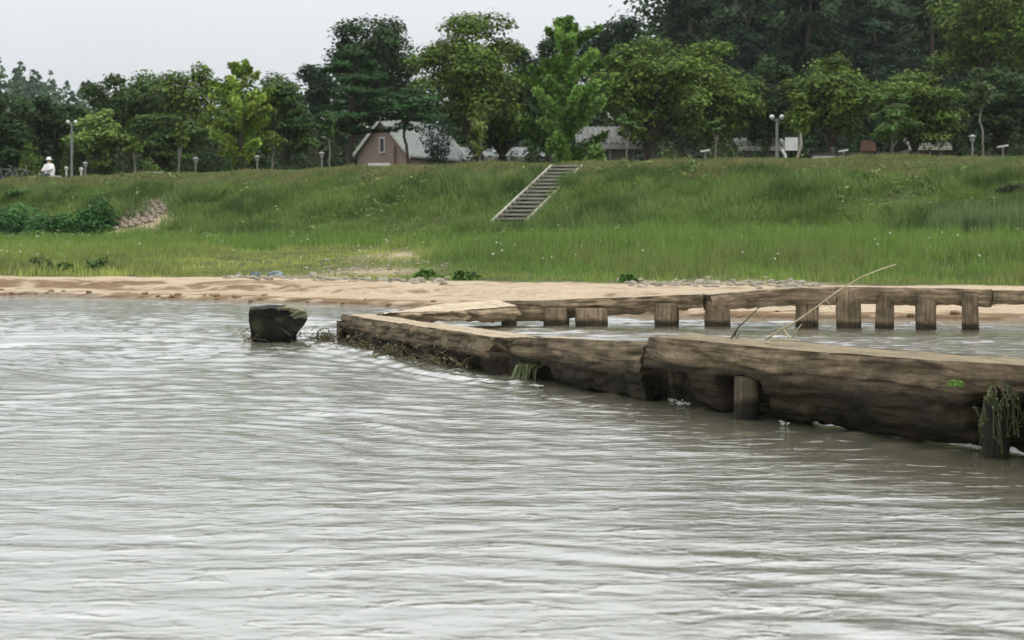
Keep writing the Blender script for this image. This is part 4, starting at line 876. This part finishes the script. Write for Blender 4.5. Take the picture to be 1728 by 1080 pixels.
def simple_house(name, label, px0, px1, d, py_e, py_t, depth, rm, wm, ribs=0.0, py_b=None, rz_=0.0):
    a_, b_ = at(px0, py_e, d), at(px1, py_e, d); ez = a_[2]; tz = at(0, py_t, d + depth / 2)[2]; cx = (a_[0] + b_[0]) / 2; w = (b_[0] - a_[0]); gz = 3.7
    root = empty(name, (cx, d + depth / 2, gz), label, 'house', None)
    b = MB(); b.box((cx, d + depth / 2, (ez + gz - .6) / 2), (w - .8, depth - .8, ez - gz + .6)); b.build('wall', wm, root)
    for sg in (-1, 1):
        b = MB(); yo = depth / 2 * sg; P8 = [(cx - w / 2, d + depth / 2 + yo, ez), (cx + w / 2, d + depth / 2 + yo, ez), (cx - w / 2, d + depth / 2, tz), (cx + w / 2, d + depth / 2, tz)]
        P8 = P8 + [(x_, y_, z_ + .16) for x_, y_, z_ in P8]; b.add(P8, [(0,1,3,2),(4,6,7,5),(0,4,5,1),(2,3,7,6),(0,2,6,4),(1,5,7,3)]); b.build('roof', rm, root)
        if ribs:
            b = MB()
            for k in range(int(w / ribs)):
                xx = cx - w / 2 + (k + .5) * ribs; b.tube([(xx, d + depth / 2 + yo, ez + .17), (xx, d + depth / 2, tz + .17)], .05, 6)
            b.build('tile_ridge', rm, root)
    b = MB(); b.box((cx, d - .02, ez - .02), (w + .1, .12, .26)); b.build('eave_board', M_cream if ribs else M_conc, root)
    for k in range(3):
        xx = cx - w / 2 + .6 + k * (w - 1.2) / 2; b = MB(); b.box((xx, d + .15, (ez + gz) / 2 - .2), (.13, .13, ez - gz)); b.build('pillar', M_grey, root)
    b = MB(); b.box((cx - w * .2, d + .37, (ez + gz) / 2 - .1), (w * .22, .06, (ez - gz) * .6)); b.build('door', M_dark, root)
    return root
simple_house('tiled_house', 'low house with a grey ribbed tile roof right of the central ginkgo', 972, 1088, 84, 247, 219, 5.0, M_tile, M_wall, .30)
simple_house('village_house', 'low pale-roofed building half hidden behind the central trunks', 775, 962, 108, 268, 252, 4.0, plain('pale_roof', (.10, .115, .11), (.17, .19, .18), 2, .6, .1), M_wall)
simple_house('village_house', 'low house with a pale eave left of the white sign', 1246, 1330, 92, 250, 238, 4.0, M_tile, M_wall, .35)
simple_house('village_house', 'grey roofed house behind the stone wall at the right', 1535, 1605, 98, 249, 232, 5.0, M_tile, M_wall, .35)
sw = empty('stone_wall', (at(1535, 262, 80)[0], 80, 3.8), 'low pinkish grey stone wall under the layered tree at the right', 'wall')
for r_ in range(3):
    for k in range(15):
        xx = at(1478, 0, 80)[0] + (k + (r_ % 2) * .5) * .27; s3 = (.27, .3, .2)
        b = MB(); b.add(*rock((0, 0, 0), (.30, .32, .21), rg, k * 3.1 + r_)); o_ = b.build('stone', M_redstone if (k + r_) % 3 else M_stone, smoothf=False); o_.parent = sw; o_.location = Vector((xx, 80 + rg.normal(0, .02), 3.92 + r_ * .17)) - sw.location

# ------------------------------------------------------------------ things on the levee top
def gp(px, d): x_ = (px - 864) / F * d; return x_, float(ground_z(x_, d))
def low_lamp(px, pyt, d, lab, kind):
    x_, gz = gp(px, d); tz = at(px, pyt, d)[2]; r = empty('garden_lamp', (x_, d, gz), lab, 'lamp', 'low garden lamps on the levee top')
    b = MB(); b.tube([(x_, d, gz - .1), (x_, d, tz - .25)], .032, 8); b.build('post', M_grey, r)
    if kind == 0:
        b = MB(); b.tube([(x_, d, tz - .25), (x_, d, tz - .08)], [.07, .09], 10); b.build('lantern', M_conc, r)
        b = MB(); b.tube([(x_, d, tz - .08), (x_, d, tz)], [.15, .03], 10); b.build('cap', M_grey, r)
    else:
        b = MB(); b.box((x_, d, tz - .12), (.34, .22, .06), ry=.15); b.build('cap', M_white, r)
        b = MB(); b.tube([(x_, d, tz - .25), (x_, d, tz - .14)], [.05, .07], 8); b.build('lantern', M_conc, r)
for px, pt, d, lab, k in ((144, 273, 73, 'grey garden lamp left of a thin pale trunk near the seated person', 0), (330, 265, 68, 'grey garden lamp between the long white bench and the ginkgo', 0), (434, 262, 67, 'grey garden lamp right of the yellow-green ginkgo', 0),
                          (543, 256, 65, 'grey garden lamp left of the pale-trunked sapling', 0), (1190, 249, 57, 'low lamp with a flat white head before the olive shrubs', 1),
                          (1641, 227, 55, 'tall grey garden lamp left of the thin tall sapling', 0), (1692, 241, 54.5, 'low lamp with a flat white head at the far right', 1), (1423, 249, 60, 'low lamp with a flat white head between the planter boxes', 1)):
    low_lamp(px, pt, d, lab, k)
def ball(b, c, r, n=10):
    th = np.linspace(0, 2 * np.pi, n, endpoint=False); ph = np.linspace(-1.5, 1.5, 8); T_, P_ = np.meshgrid(th, ph); q = np.stack([np.cos(T_) * np.cos(P_), np.sin(T_) * np.cos(P_), np.sin(P_)], -1).reshape(-1, 3)
    ii = np.arange(n * 8).reshape(8, n); jn = np.roll(ii, -1, 1); b.add(np.array(c) + q * r, np.stack([ii[:-1], jn[:-1], jn[1:], ii[1:]], -1).reshape(-1, 4)); return b
for px, pt, d, lab in ((121, 208, 80, 'street lamp with white globes in front of the light green tree at the left'), (1311, 200, 63, 'street lamp with white globes left of the white sign')):
    x_, gz = gp(px, d); tz = at(px, pt, d)[2]; r = empty('street_lamp', (x_, d, gz), lab, 'street lamp', 'globe street lamps')
    b = MB(); b.tube([(x_, d, gz - .2), (x_, d, tz)], [.07, .05], 8); b.build('pole', M_grey, r); b = MB(); b.tube([(x_ - .2, d, tz - .04), (x_, d, tz - .10), (x_ + .2, d, tz - .04)], .025, 6); b.build('arm', M_grey, r)
    for s_ in (-1, 1): b = MB(); ball(b, (x_ + .2 * s_, d, tz + .06), .10); b.build('globe', M_white, r, True)
def bench(px0, px1, pt, pb, d, lab, mm=None):
    a_, b_ = at(px0, pt, d), at(px1, pb, d); cx = (a_[0] + b_[0]) / 2; _, gz = gp((px0 + px1) / 2, d); w = b_[0] - a_[0]; r = empty('bench', (cx, d, gz), lab, 'bench', 'white slab benches on the levee top')
    b = MB(); b.box((cx, d, a_[2] - .05), (w, .45, .12)); b.build('seat', mm or M_white, r)
    for s_ in (-1, 1): b = MB(); b.box((cx + s_ * w * .38, d, (a_[2] - .11 + gz - .15) / 2), (.12, .36, a_[2] - .11 - gz + .15)); b.build('leg', M_conc, r)
bench(86, 102, 297, 300, 74, 'short white slab bench in front of the seated person'); bench(248, 276, 290.5, 294, 70, 'long white slab bench near the left third of the levee top')
bench(622, 658, 276, 283, 64, 'white slab bench in front of the brick house')
for px0, px1, lab in ((1372, 1419, 'white planter box with a dark rim right of the white sign'), (1430, 1480, 'white planter box with a dark rim left of the stone wall')):
    d = 58.5; a_, b_ = at(px0, 262, d), at(px1, 272, d); cx = (a_[0] + b_[0]) / 2; w = b_[0] - a_[0]; r = empty('planter_box', (cx, d, 3.85), lab, 'planter', 'white planter boxes')
    zt = a_[2]; b = MB(); b.box((cx, d, (zt + 3.7) / 2 - .03), (w, .5, zt - 3.7)); b.build('box_side', M_cream, r); b = MB(); b.box((cx, d, zt + .02), (w + .04, .54, .08)); b.build('rim', M_dark, r)
    b = MB(); b.box((cx + w * .3, d - .26, zt - .12), (.08, .03, .34)); b.build('strap', M_dark, r)
d = 59.0; c0 = at(1335, 243, d); sg = empty('notice_board', (c0[0], d, 3.85), 'square white notice board on pale leaning posts', 'sign')
a_, b_ = at(1325, 232, d), at(1346, 254, d)
b = MB(); b.box(((a_[0] + b_[0]) / 2, d, (a_[2] + b_[2]) / 2), (b_[0] - a_[0], .06, a_[2] - b_[2])); b.build('panel', M_white, sg)
b = MB(); q0, q1, q2 = at(1319, 252, d), at(1325, 262, d), at(1327, 274, d); b.tube([q0, q1, q2], .06, 8); b.build('post', M_white, sg)
b = MB(); b.tube([at(1351, 224, d), at(1352, 245, d), at(1347, 262, d), at(1346, 274, d)], [.035, .06, .05, .035], 8); b.build('post', plain('pale_wood', (.20, .17, .13), (.32, .28, .22), 6, .8, .3), sg)
for px, py, lab in ((112, 284, 'small white round lamp stone right of the seated person'), (137, 286, 'low white lamp stone beside the grey garden lamp')):
    d = 74; q = at(px, py, d); b = MB(); b.add(*rock((q[0], d, q[2]), (.18, .18, .2), rg, px)); b.tube([(q[0], d, q[2]), (q[0], d, 3.6)], .05, 6); o_ = b.build('marker_stone', M_cream, smoothf=False, origin=(q[0], d, 3.9)); tag(o_, lab, 'marker stone', 'white marker stones')
# red-brown tarpaulin shape behind the planter boxes
q = at(1468, 240, 70); b = MB(); P8 = [(-.35, 0, -.3), (.3, 0, -.3), (.25, .1, .12), (-.28, .1, .22), (-.35, .5, -.3), (.3, .5, -.3), (.25, .4, .1), (-.28, .4, .2)]
b.add(np.array(P8) + q + [0, 0, -.1], [(0,1,2,3),(5,4,7,6),(1,5,6,2),(4,0,3,7),(3,2,6,7),(0,4,5,1)]); b.box((q[0], 70.25, 4.3), (.5, .3, 1.1)); tag(b.build('covered_cart', plain('rusty_cover', (.055, .03, .02), (.10, .05, .035), 5, .9, .3), origin=(q[0], 70.25, 3.8)), 'rusty red covered cart behind the right planter box', 'cart')
# bicycles at the far left, parked in a rack
def bicycle(px, d, lab):
    x_, gz = gp(px, d); r = empty('bicycle', (x_, d, gz), lab, 'bicycle', 'bicycles parked at the far left')
    for s_ in (-.5, .5):
        th = np.linspace(0, 2 * np.pi, 25); b = MB(); b.tube(np.stack([x_ + s_ + .33 * np.cos(th), np.full(25, d), gz + .34 + .33 * np.sin(th)], -1), .025, 5, False)
        for a in range(4): b.tube([(x_ + s_ - .32 * math.cos(a * .785), d, gz + .34 - .32 * math.sin(a * .785)), (x_ + s_ + .32 * math.cos(a * .785), d, gz + .34 + .32 * math.sin(a * .785))], .006, 4)
        b.build('wheel', M_dark, r)
    b = MB(); A0, A1, A2, A3, A4 = (x_ - .5, d, gz + .34), (x_ - .05, d, gz + .3), (x_ - .15, d, gz + .82), (x_ + .35, d, gz + .8), (x_ + .5, d, gz + .34)
    for a, c in ((A0, A1), (A1, A2), (A2, A3), (A3, A4), (A1, A3), (A0, A2)): b.tube([a, c], .022, 6)
    b.build('frame', M_grey, r); b = MB(); b.box((x_ - .17, d, gz + .88), (.24, .14, .06)); b.build('saddle', M_dark, r)
    b = MB(); b.tube([(x_ + .33, d - .25, gz + .98), (x_ + .36, d, gz + .95), (x_ + .33, d + .25, gz + .98)], .016, 6); b.tube([A3, (x_ + .36, d, gz + .95)], .02, 6); b.build('handlebar', M_grey, r)
for px, lab in ((6, 'parked bicycle at the very left edge'), (32, 'parked bicycle, nearest to the seated person')): bicycle(px, 77.5, lab)

# the seated person in white
def person():
    d = 77.0; x_, gz = gp(83, d); sc_ = 1.0
    r = empty('person', (x_, d, gz), 'person in a white jacket and white hat seated on the levee top', 'person')
    J = [((0, 0, .50), .15), ((0, 0, .72), .14), ((0, .0, .95), .15), ((0, 0, 1.08), .07), ((0, -.02, 1.17), .085), ((0, -.02, 1.27), .09),
         ((-.20, 0, 1.0), .065), ((-.27, -.10, .78), .05), ((-.16, -.30, .68), .038), ((-.12, -.38, .68), .035),
         ((.20, 0, 1.0), .065), ((.27, -.10, .78), .05), ((.16, -.30, .68), .038), ((.12, -.38, .68), .035),
         ((-.11, -.02, .47), .10), ((-.13, -.42, .47), .075), ((-.13, -.44, .10), .05), ((-.13, -.58, .04), .045),
         ((.11, -.02, .47), .10), ((.13, -.42, .47), .075), ((.13, -.44, .10), .05), ((.13, -.58, .04), .045)]
    E = [(0, 1), (1, 2), (2, 3), (3, 4), (4, 5), (2, 6), (6, 7), (7, 8), (8, 9), (2, 10), (10, 11), (11, 12), (12, 13), (0, 14), (14, 15), (15, 16), (16, 17), (0, 18), (18, 19), (19, 20), (20, 21)]
    a = math.radians(-35)
    def rot(q, k=1.0): return (q[0] * math.cos(a) - q[1] * math.sin(a)) * k, (q[0] * math.sin(a) + q[1] * math.cos(a)) * k, q[2] * k
    me = bpy.data.meshes.new('body'); me.from_pydata([rot(j[0]) for j in J], E, []); me.materials.append(M_skin)
    o_ = bpy.data.objects.new('body', me); COL.objects.link(o_); o_.parent = r
    me.skin_vertices.new() if hasattr(me.skin_vertices, 'new') and not me.skin_vertices else None
    md = o_.modifiers.new('skin', 'SKIN')
    if len(me.skin_vertices) == 0: return r
    for i, j in enumerate(J): me.skin_vertices[0].data[i].radius = (j[1], j[1])
    me.skin_vertices[0].data[0].use_root = True
    o_.modifiers.new('sub', 'SUBSURF').levels = 1
    def shell(name, prof, m_, lean=0.0):
        b = MB(); n = 14; V = []; Fs = []
        for i, (z_, rx_, ry_, cy_) in enumerate(prof):
            for k in range(n): t_ = k / n * 2 * math.pi; V.append(rot((rx_ * math.cos(t_), cy_ + ry_ * math.sin(t_), z_)))
        for i in range(len(prof) - 1):
            for k in range(n): Fs.append((i * n + k, i * n + (k + 1) % n, (i + 1) * n + (k + 1) % n, (i + 1) * n + k))
        me = bpy.data.meshes.new(name); me.from_pydata(V, [], Fs); me.polygons.foreach_set('use_smooth', [True] * len(Fs)); me.materials.append(m_)
        q = bpy.data.objects.new(name, me); COL.objects.link(q); q.parent = r; return q
    shell('jacket', [(.42, .27, .23, 0), (.6, .28, .24, .02), (.85, .30, .22, .02), (1.0, .26, .18, .01), (1.07, .12, .11, 0)], M_cloth)
    for s_ in (-1, 1):
        b = MB(); pts = [rot(q) for q in ((s_ * .2, 0, 1.0), (s_ * .29, -.10, .78), (s_ * .17, -.29, .68))]; b.tube(np.array(pts) + np.array(r.location), [.10, .085, .065], 10); b.build('sleeve', M_cloth, r, True)
        b = MB(); pts = [rot(q) for q in ((s_ * .11, 0, .47), (s_ * .13, -.43, .48), (s_ * .13, -.45, .12))]; b.tube(np.array(pts) + np.array(r.location), [.13, .10, .075], 10); b.build('trouser_leg', M_trouser, r, True)
    shell('hat', [(1.25, .19, .19, -.02), (1.265, .19, .19, -.02), (1.27, .11, .11, -.02), (1.36, .10, .10, -.02), (1.39, .05, .05, -.02), (1.395, .001, .001, -.02)], M_cloth)
    b = MB(); b.box((x_, d + .05, gz + .2), (.5, .35, .42)); st = b.build('stool', M_grey, None, origin=(x_, d + .05, gz)); tag(st, 'low grey stool under the seated person in white', 'stool')
    return r
person()

# ------------------------------------------------------------------ hill in the distance
hx = np.linspace(-420, 120, 90); hy = np.linspace(250, 480, 30); HX, HY = np.meshgrid(hx, hy)
def hill_z(x, y): px = 864 + F * x / y; return 3 + (15.4 * smooth((400 - px) / 450) + 18) * np.exp(-((y - 360) / 75.0) ** 2) * (1 + .08 * fbm(x * .02, y * .02, 0, 3))
HZ = hill_z(HX, HY) - 1; ii = np.arange(HX.size).reshape(HX.shape)
M_hill = plain('hill_soil', (0.03, 0.05, 0.022), (0.05, 0.075, 0.03), .3, .95, 0)
tag(npmesh('hills', np.stack([HX, HY, HZ], -1), np.stack([ii[:-1, :-1], ii[:-1, 1:], ii[1:, 1:], ii[1:, :-1]], -1).reshape(-1, 4), M_hill), 'wooded hill far behind the village', None, None, 'structure')
hx = np.linspace(-110, 130, 110); hy = np.linspace(146, 215, 24); HX, HY = np.meshgrid(hx, hy)
HZ = 3.5 + (9.5 + 24 * smooth((HX - 10.5) / 12)) * smooth((HY - 146) / 26) * (1 - .55 * smooth((HY - 180) / 35)) * (1 + .10 * fbm(HX * .06, HY * .06, 0, 3)); ii = np.arange(HX.size).reshape(HX.shape)
HZ = np.where((HX < -109) | (HX > 129) | (HY > 214), 0, HZ)
tag(npmesh('hillside', np.stack([HX, HY, HZ], -1), np.stack([ii[:-1, :-1], ii[:-1, 1:], ii[1:, 1:], ii[1:, :-1]], -1).reshape(-1, 4), plain('undergrowth', (0.008, 0.016, 0.007), (0.03, 0.05, 0.02), 1.2, .95, .6, .3)), 'dark wooded slope rising behind the village trees', None, None, 'structure')
n = 26000; K = 1100; cx = rg.uniform(-230, 20, K); cy = rg.uniform(285, 385, K); cz = hill_z(cx, cy) - 1; li = rg.integers(0, K, n); tz = rg.random(n); hh = rg.uniform(5, 10, K); ang_ = rg.uniform(0, 6.28, n); rd = (1 - tz) * 2.6 * rg.random(n) ** .5 + .3
P = np.stack([cx[li] + np.cos(ang_) * rd, cy[li] + np.sin(ang_) * rd, cz[li] + tz * hh[li]], -1)
colr = np.array([.04, .075, .035])[None] * (0.7 + .6 * rg.random(K))[li][:, None] * rg.uniform(.8, 1.2, (n, 1))
V, Fc, C_ = leaves(P, np.stack([np.cos(ang_), np.sin(ang_), np.full(n, .8)], -1), 1.5, colr, rg, .7)
tag(npmesh('hill_forest', V, Fc, M_leaf, None, False, col=C_), 'hazy conifer forest covering the far hill', None, None, 'stuff')

# ------------------------------------------------------------------ details at the bridge
M_twig = plain('dry_twig', (0.30, 0.26, 0.16), (0.48, 0.42, 0.28), 20, .8, .2); M_dtwig = plain('dark_twig', (0.05, 0.042, 0.03), (0.13, 0.11, 0.08), 20, .9, .2)
def twig(pts, rad, label, m_, name='driftwood_branch'):
    b = MB()
    for k, (pp, rr_) in enumerate(zip(pts, rad)): b.tube(pp, np.linspace(rr_[0], rr_[1], len(pp)), 6)
    o_ = b.build(name, m_, smoothf=True, origin=tuple(np.array(pts[0][0]))); return tag(o_, label, 'branch', 'dead branches caught on the near log')
dt = 8.55
A1 = [at(1292, 573, 8.9), at(1318, 556, 8.8), at(1345, 541, 8.75), at(1385, 513, 8.7), at(1412, 492, 8.65), at(1452, 468, 8.6), at(1485, 455, 8.6), at(1512, 446, 8.6)]
twig([A1, [at(1322, 556, 8.8), at(1334, 571, 8.75), at(1341, 574, 8.7)], [at(1335, 571, 8.75), at(1345, 556, 8.7), at(1353, 547, 8.7)], [at(1395, 507, 8.7), at(1404, 522, 8.7)], [at(1303, 574, 8.75), at(1325, 573, 8.7), at(1350, 575, 8.65)]],
     [(.0055, .003), (.005, .003), (.0045, .002), (.0025, .0015), (.006, .004)], 'long thin pale branch rising diagonally from the near log', M_twig)
twig([[at(1234, 571, 9.1), at(1246, 552, 9.1), at(1262, 538, 9.05), at(1276, 523, 9.0), at(1305, 502, 9.0)], [at(1240, 568, 9.1), at(1248, 545, 9.1)], [at(1243, 571, 9.1), at(1249, 560, 9.1)], [at(1275, 527, 9.05), at(1283, 538, 9.0)]],
     [(.006, .002), (.0045, .002), (.004, .002), (.0025, .0015)], 'shorter forked grey branch left of the long one', M_dtwig)
def litter(name, label, n, fpos, ln, rgx, leafy=0.5, c=(.10, .11, .05)):
    V, Fs, C, k = [], [], [], 0
    for i in range(n):
        q = np.array(fpos(i)); a = rgx.uniform(0, 6.28); e = rgx.uniform(-.5, 1.0); L_ = ln * rgx.uniform(.4, 1.4); dv = np.array([math.cos(a) * math.cos(e), math.sin(a) * math.cos(e), math.sin(e)]); w_ = .004
        b = MB(); mid = q + dv * L_ * .5 + rgx.normal(0, .12 * L_, 3); b.tube([q, mid, q + dv * L_ + [0, 0, -.2 * L_]], [w_, w_ * .8, w_ * .4], 4, cap=False)
        V.append(np.vstack(b.v)); Fs.append(np.vstack(b.f) + k); k += len(V[-1]); cc = np.array([.07, .055, .035]) * rgx.uniform(.5, 2.2); C.append(np.tile(cc, (len(V[-1]), 1)))
        if rgx.random() < leafy:
            P_ = q + dv * L_ * rgx.uniform(.2, 1.1, (3, 1)) + rgx.normal(0, .015, (3, 3)); lv, lf, lc_ = leaves(P_, rgx.normal(size=(3, 3)), .035, np.array(c)[None] * rgx.uniform(.5, 1.8, (3, 1)), rgx); V.append(lv); Fs.append(lf + k); C.append(lc_); k += len(lv)
    return tag(npmesh(name, np.vstack(V), np.vstack(Fs), M_leaf, smoothf=False, col=np.vstack(C)), label, None, None, 'stuff')
def near_n1(i, off=.22, sp=.05):
    t_ = rg.choice([.08, .2, .27, .42, .46, .60, .72, .9]) + rg.normal(0, .025); j = np.interp(t_, [0, 1], [0, 1]); P0, P1 = np.array([-.04, 11.82]), np.array([-1.8, 15.95]); q = P0 + (P1 - P0) * np.clip(j, 0, 1); o2 = off + abs(rg.normal(0, sp))
    return (q[0] - .92 * o2, q[1] - .39 * o2, max(0.0, rg.normal(.02, .035)))
litter('driftwood_litter', 'twigs and drowned leaves snagged along the left part of the bridge', 330, near_n1, .12, rg, .6)
litter('stump_litter', 'thin twigs caught at the waterline of the black stump', 34, lambda i: (-2.35 + rg.choice([-.3, -.25, .2, .28]) + rg.normal(0, .05), 15.4 + rg.normal(0, .05), abs(rg.normal(.02, .05))), .16, rg, .2)
litter('end_litter', 'twigs floating at the left end of the bridge', 46, lambda i: (-1.92 + rg.normal(0, .10), 15.75 + rg.normal(0, .18), abs(rg.normal(0, .02))), .14, rg, .3)
# pale drowned grass tuft at the joint of the second log
V1 = []
gxy = at(884, 640, 11.2); b_c = np.array([.16, .19, .09])
P_ = []; Vt, Ft, Ct = [], [], []; k0 = 0
for i in range(46):
    a = rg.normal(0, .5); L_ = rg.uniform(.10, .2); s0 = np.array([gxy[0] + .09 + rg.normal(0, .03), 11.22 + rg.normal(0, .04), .10 + rg.uniform(0, .05)]); e = s0 + np.array([-.04 - L_ * .35 + .05 * a, rg.normal(0, .04) - .03, -L_ * .75]); mid = (s0 + e) / 2 + [-.03, 0, .03]
    w3 = np.array([.007, .002, 0]); q = np.array([s0 - w3, s0 + w3, mid + w3, mid - w3, e - w3 * .2, e + w3 * .2]); Vt.append(q); Ft += [(k0, k0 + 1, k0 + 2, k0 + 3), (k0 + 3, k0 + 2, k0 + 5, k0 + 4)]; Ct.append(np.tile(b_c * rg.uniform(.4, 2.0), (6, 1))); k0 += 6
tag(npmesh('drowned_grass', np.vstack(Vt), np.array(Ft), M_grass, smoothf=False, col=np.vstack(Ct)), 'striped pale tuft of drowned grass under the second log', 'plant', None)
# creeper hanging over the right-hand post
vn = empty('creeper', (2.235, 7.15, 0.33), 'green leafy creeper hanging over the rightmost near post', 'plant')
b = MB(); VP = []
for i in range(15):
    x0_ = 2.235 + rg.normal(0, .05); pts = []
    for k in range(8):
        tt_ = k / 7; a = -1.5 + rg.normal(0, .1); pts.append((x0_ + .055 * tt_ * (1 if i % 3 else -1) + .012 * math.sin(k * 2 + i), 7.075 - .02 * rg.random() - .012 * k * (tt_ < .3), .325 - tt_ * rg.choice([.08, .16, .29], p=[.4, .4, .2]) + .02 * (k == 0)))
    b.tube(pts, np.linspace(.0035, .0015, 8), 5); VP += pts
b.build('stem', plain('creeper_stem', (.06, .07, .03), (.12, .12, .06), 20, .8, 0), vn, True)
VP = np.array(VP); sel = rg.integers(0, len(VP), 330); P = VP[sel] + rg.normal(0, .007, (330, 3)) + [0, -.012, 0]
cc = np.where(rg.random((330, 1)) < .75, np.array([[.04, .058, .018]]), np.array([[.11, .13, .06]])) * rg.uniform(.5, 1.5, (330, 1))
V, Fc, C_ = leaves(P, np.tile([-.3, -.9, .3], (330, 1)), .012, cc, rg, .7); npmesh('foliage', V, Fc, M_leaf, vn, False, col=C_)
P = np.array([2.09, 7.25, .335]) + rg.normal(0, 1, (120, 3)) * [.016, .03, .008]; V, Fc, C_ = leaves(P, np.tile([-.3, -.6, .7], (120, 1)), .015, np.array([[.09, .17, .03]]) * rg.uniform(.6, 1.3, (120, 1)), rg, .7)
tag(npmesh('moss_tuft', V, Fc, M_leaf, None, False, col=C_, origin=(2.09, 7.25, .33)), 'bright green moss tuft on the near log left of the creeper', 'moss')['kind'] = 'stuff'
P = at(954, 552, 11.0) + rg.normal(0, 1, (60, 3)) * [.018, .02, .022]; V, Fc, C_ = leaves(P, np.tile([0, -.6, .7], (60, 1)), .022, np.array([[.16, .24, .04]]) * rg.uniform(.6, 1.3, (60, 1)), rg, .7)
# splintered branch stub at the joint between the second and third logs
q = at(1096, 592, 9.75); b = MB(); b.tube([at(1093, 596, 9.62), at(1102, 588, 9.60), at(1112, 578, 9.62), at(1116, 574, 9.66)], [.010, .02, .022, .02], 8)
o_ = b.build('knot', plain('orange_wood', (.34, .22, .11), (.5, .36, .2), 20, .8, .4, stretch=(1, 1, 3)), bridge)
# foam and little breaking crests where the water meets the wood
M_foam, t, p, o = mat('foam'); p.inputs['Base Color'].default_value = (.45, .46, .44, 1); p.inputs['Roughness'].default_value = .6
b = MB(); fr_ = np.random.default_rng(8)
spots = [(1140, 680, 26, 8), (1152, 686, 30, 5), (1088, 662, 16, 3), (1106, 660, 8, 3), (1212, 690, 28, 4), (1650, 762, 12, 2), (905, 655, 26, 3), (1062, 666, 30, 4), (1545, 722, 46, 3), (1445, 708, 50, 3),
         (870, 648, 24, 3), (1265, 702, 12, 3), (1722, 760, 10, 3), (1375, 712, 14, 3), (700, 598, 10, 4), (640, 585, 16, 3), (745, 605, 20, 3), (806, 618, 16, 3), (1320, 718, 16, 2)]
for px, py, w, h_ in spots:
    d = F / (py - HOR); x_ = (px - 864) / F * d
    for k in range(16):
        ww = w / F * d * fr_.uniform(.05, .28); xx = x_ + fr_.uniform(-.5, .5) * w / F * d * .8; yy = d + fr_.normal(0, .03)
        V_, F_ = rock((xx, yy, .012 + fr_.uniform(0, .012)), (ww, ww * .7, max(.006, h_ / F * d * fr_.uniform(.15, .5))), fr_, k + px); b.add(V_, F_)
tag(b.build('foam', M_foam, smoothf=True), 'small white foam crests along the bridge waterline', None, None, 'stuff')

# ------------------------------------------------------------------ thin summer haze
M_haze = bpy.data.materials.new('haze'); M_haze.use_nodes = True; t = M_haze.node_tree; t.nodes.clear()
ho = t.nodes.new('ShaderNodeOutputMaterial'); hv = t.nodes.new('ShaderNodeVolumePrincipled'); hv.inputs['Color'].default_value = (0.86, 0.90, 0.94, 1)
hv.inputs['Density'].default_value = 0.00014; hv.inputs['Anisotropy'].default_value = 0.2; t.links.new(hv.outputs[0], ho.inputs['Volume'])
b = MB(); b.box((0, 570, 40), (1900, 1300, 90)); tag(b.build('haze', M_haze), 'thin summer haze', None, None, 'stuff')
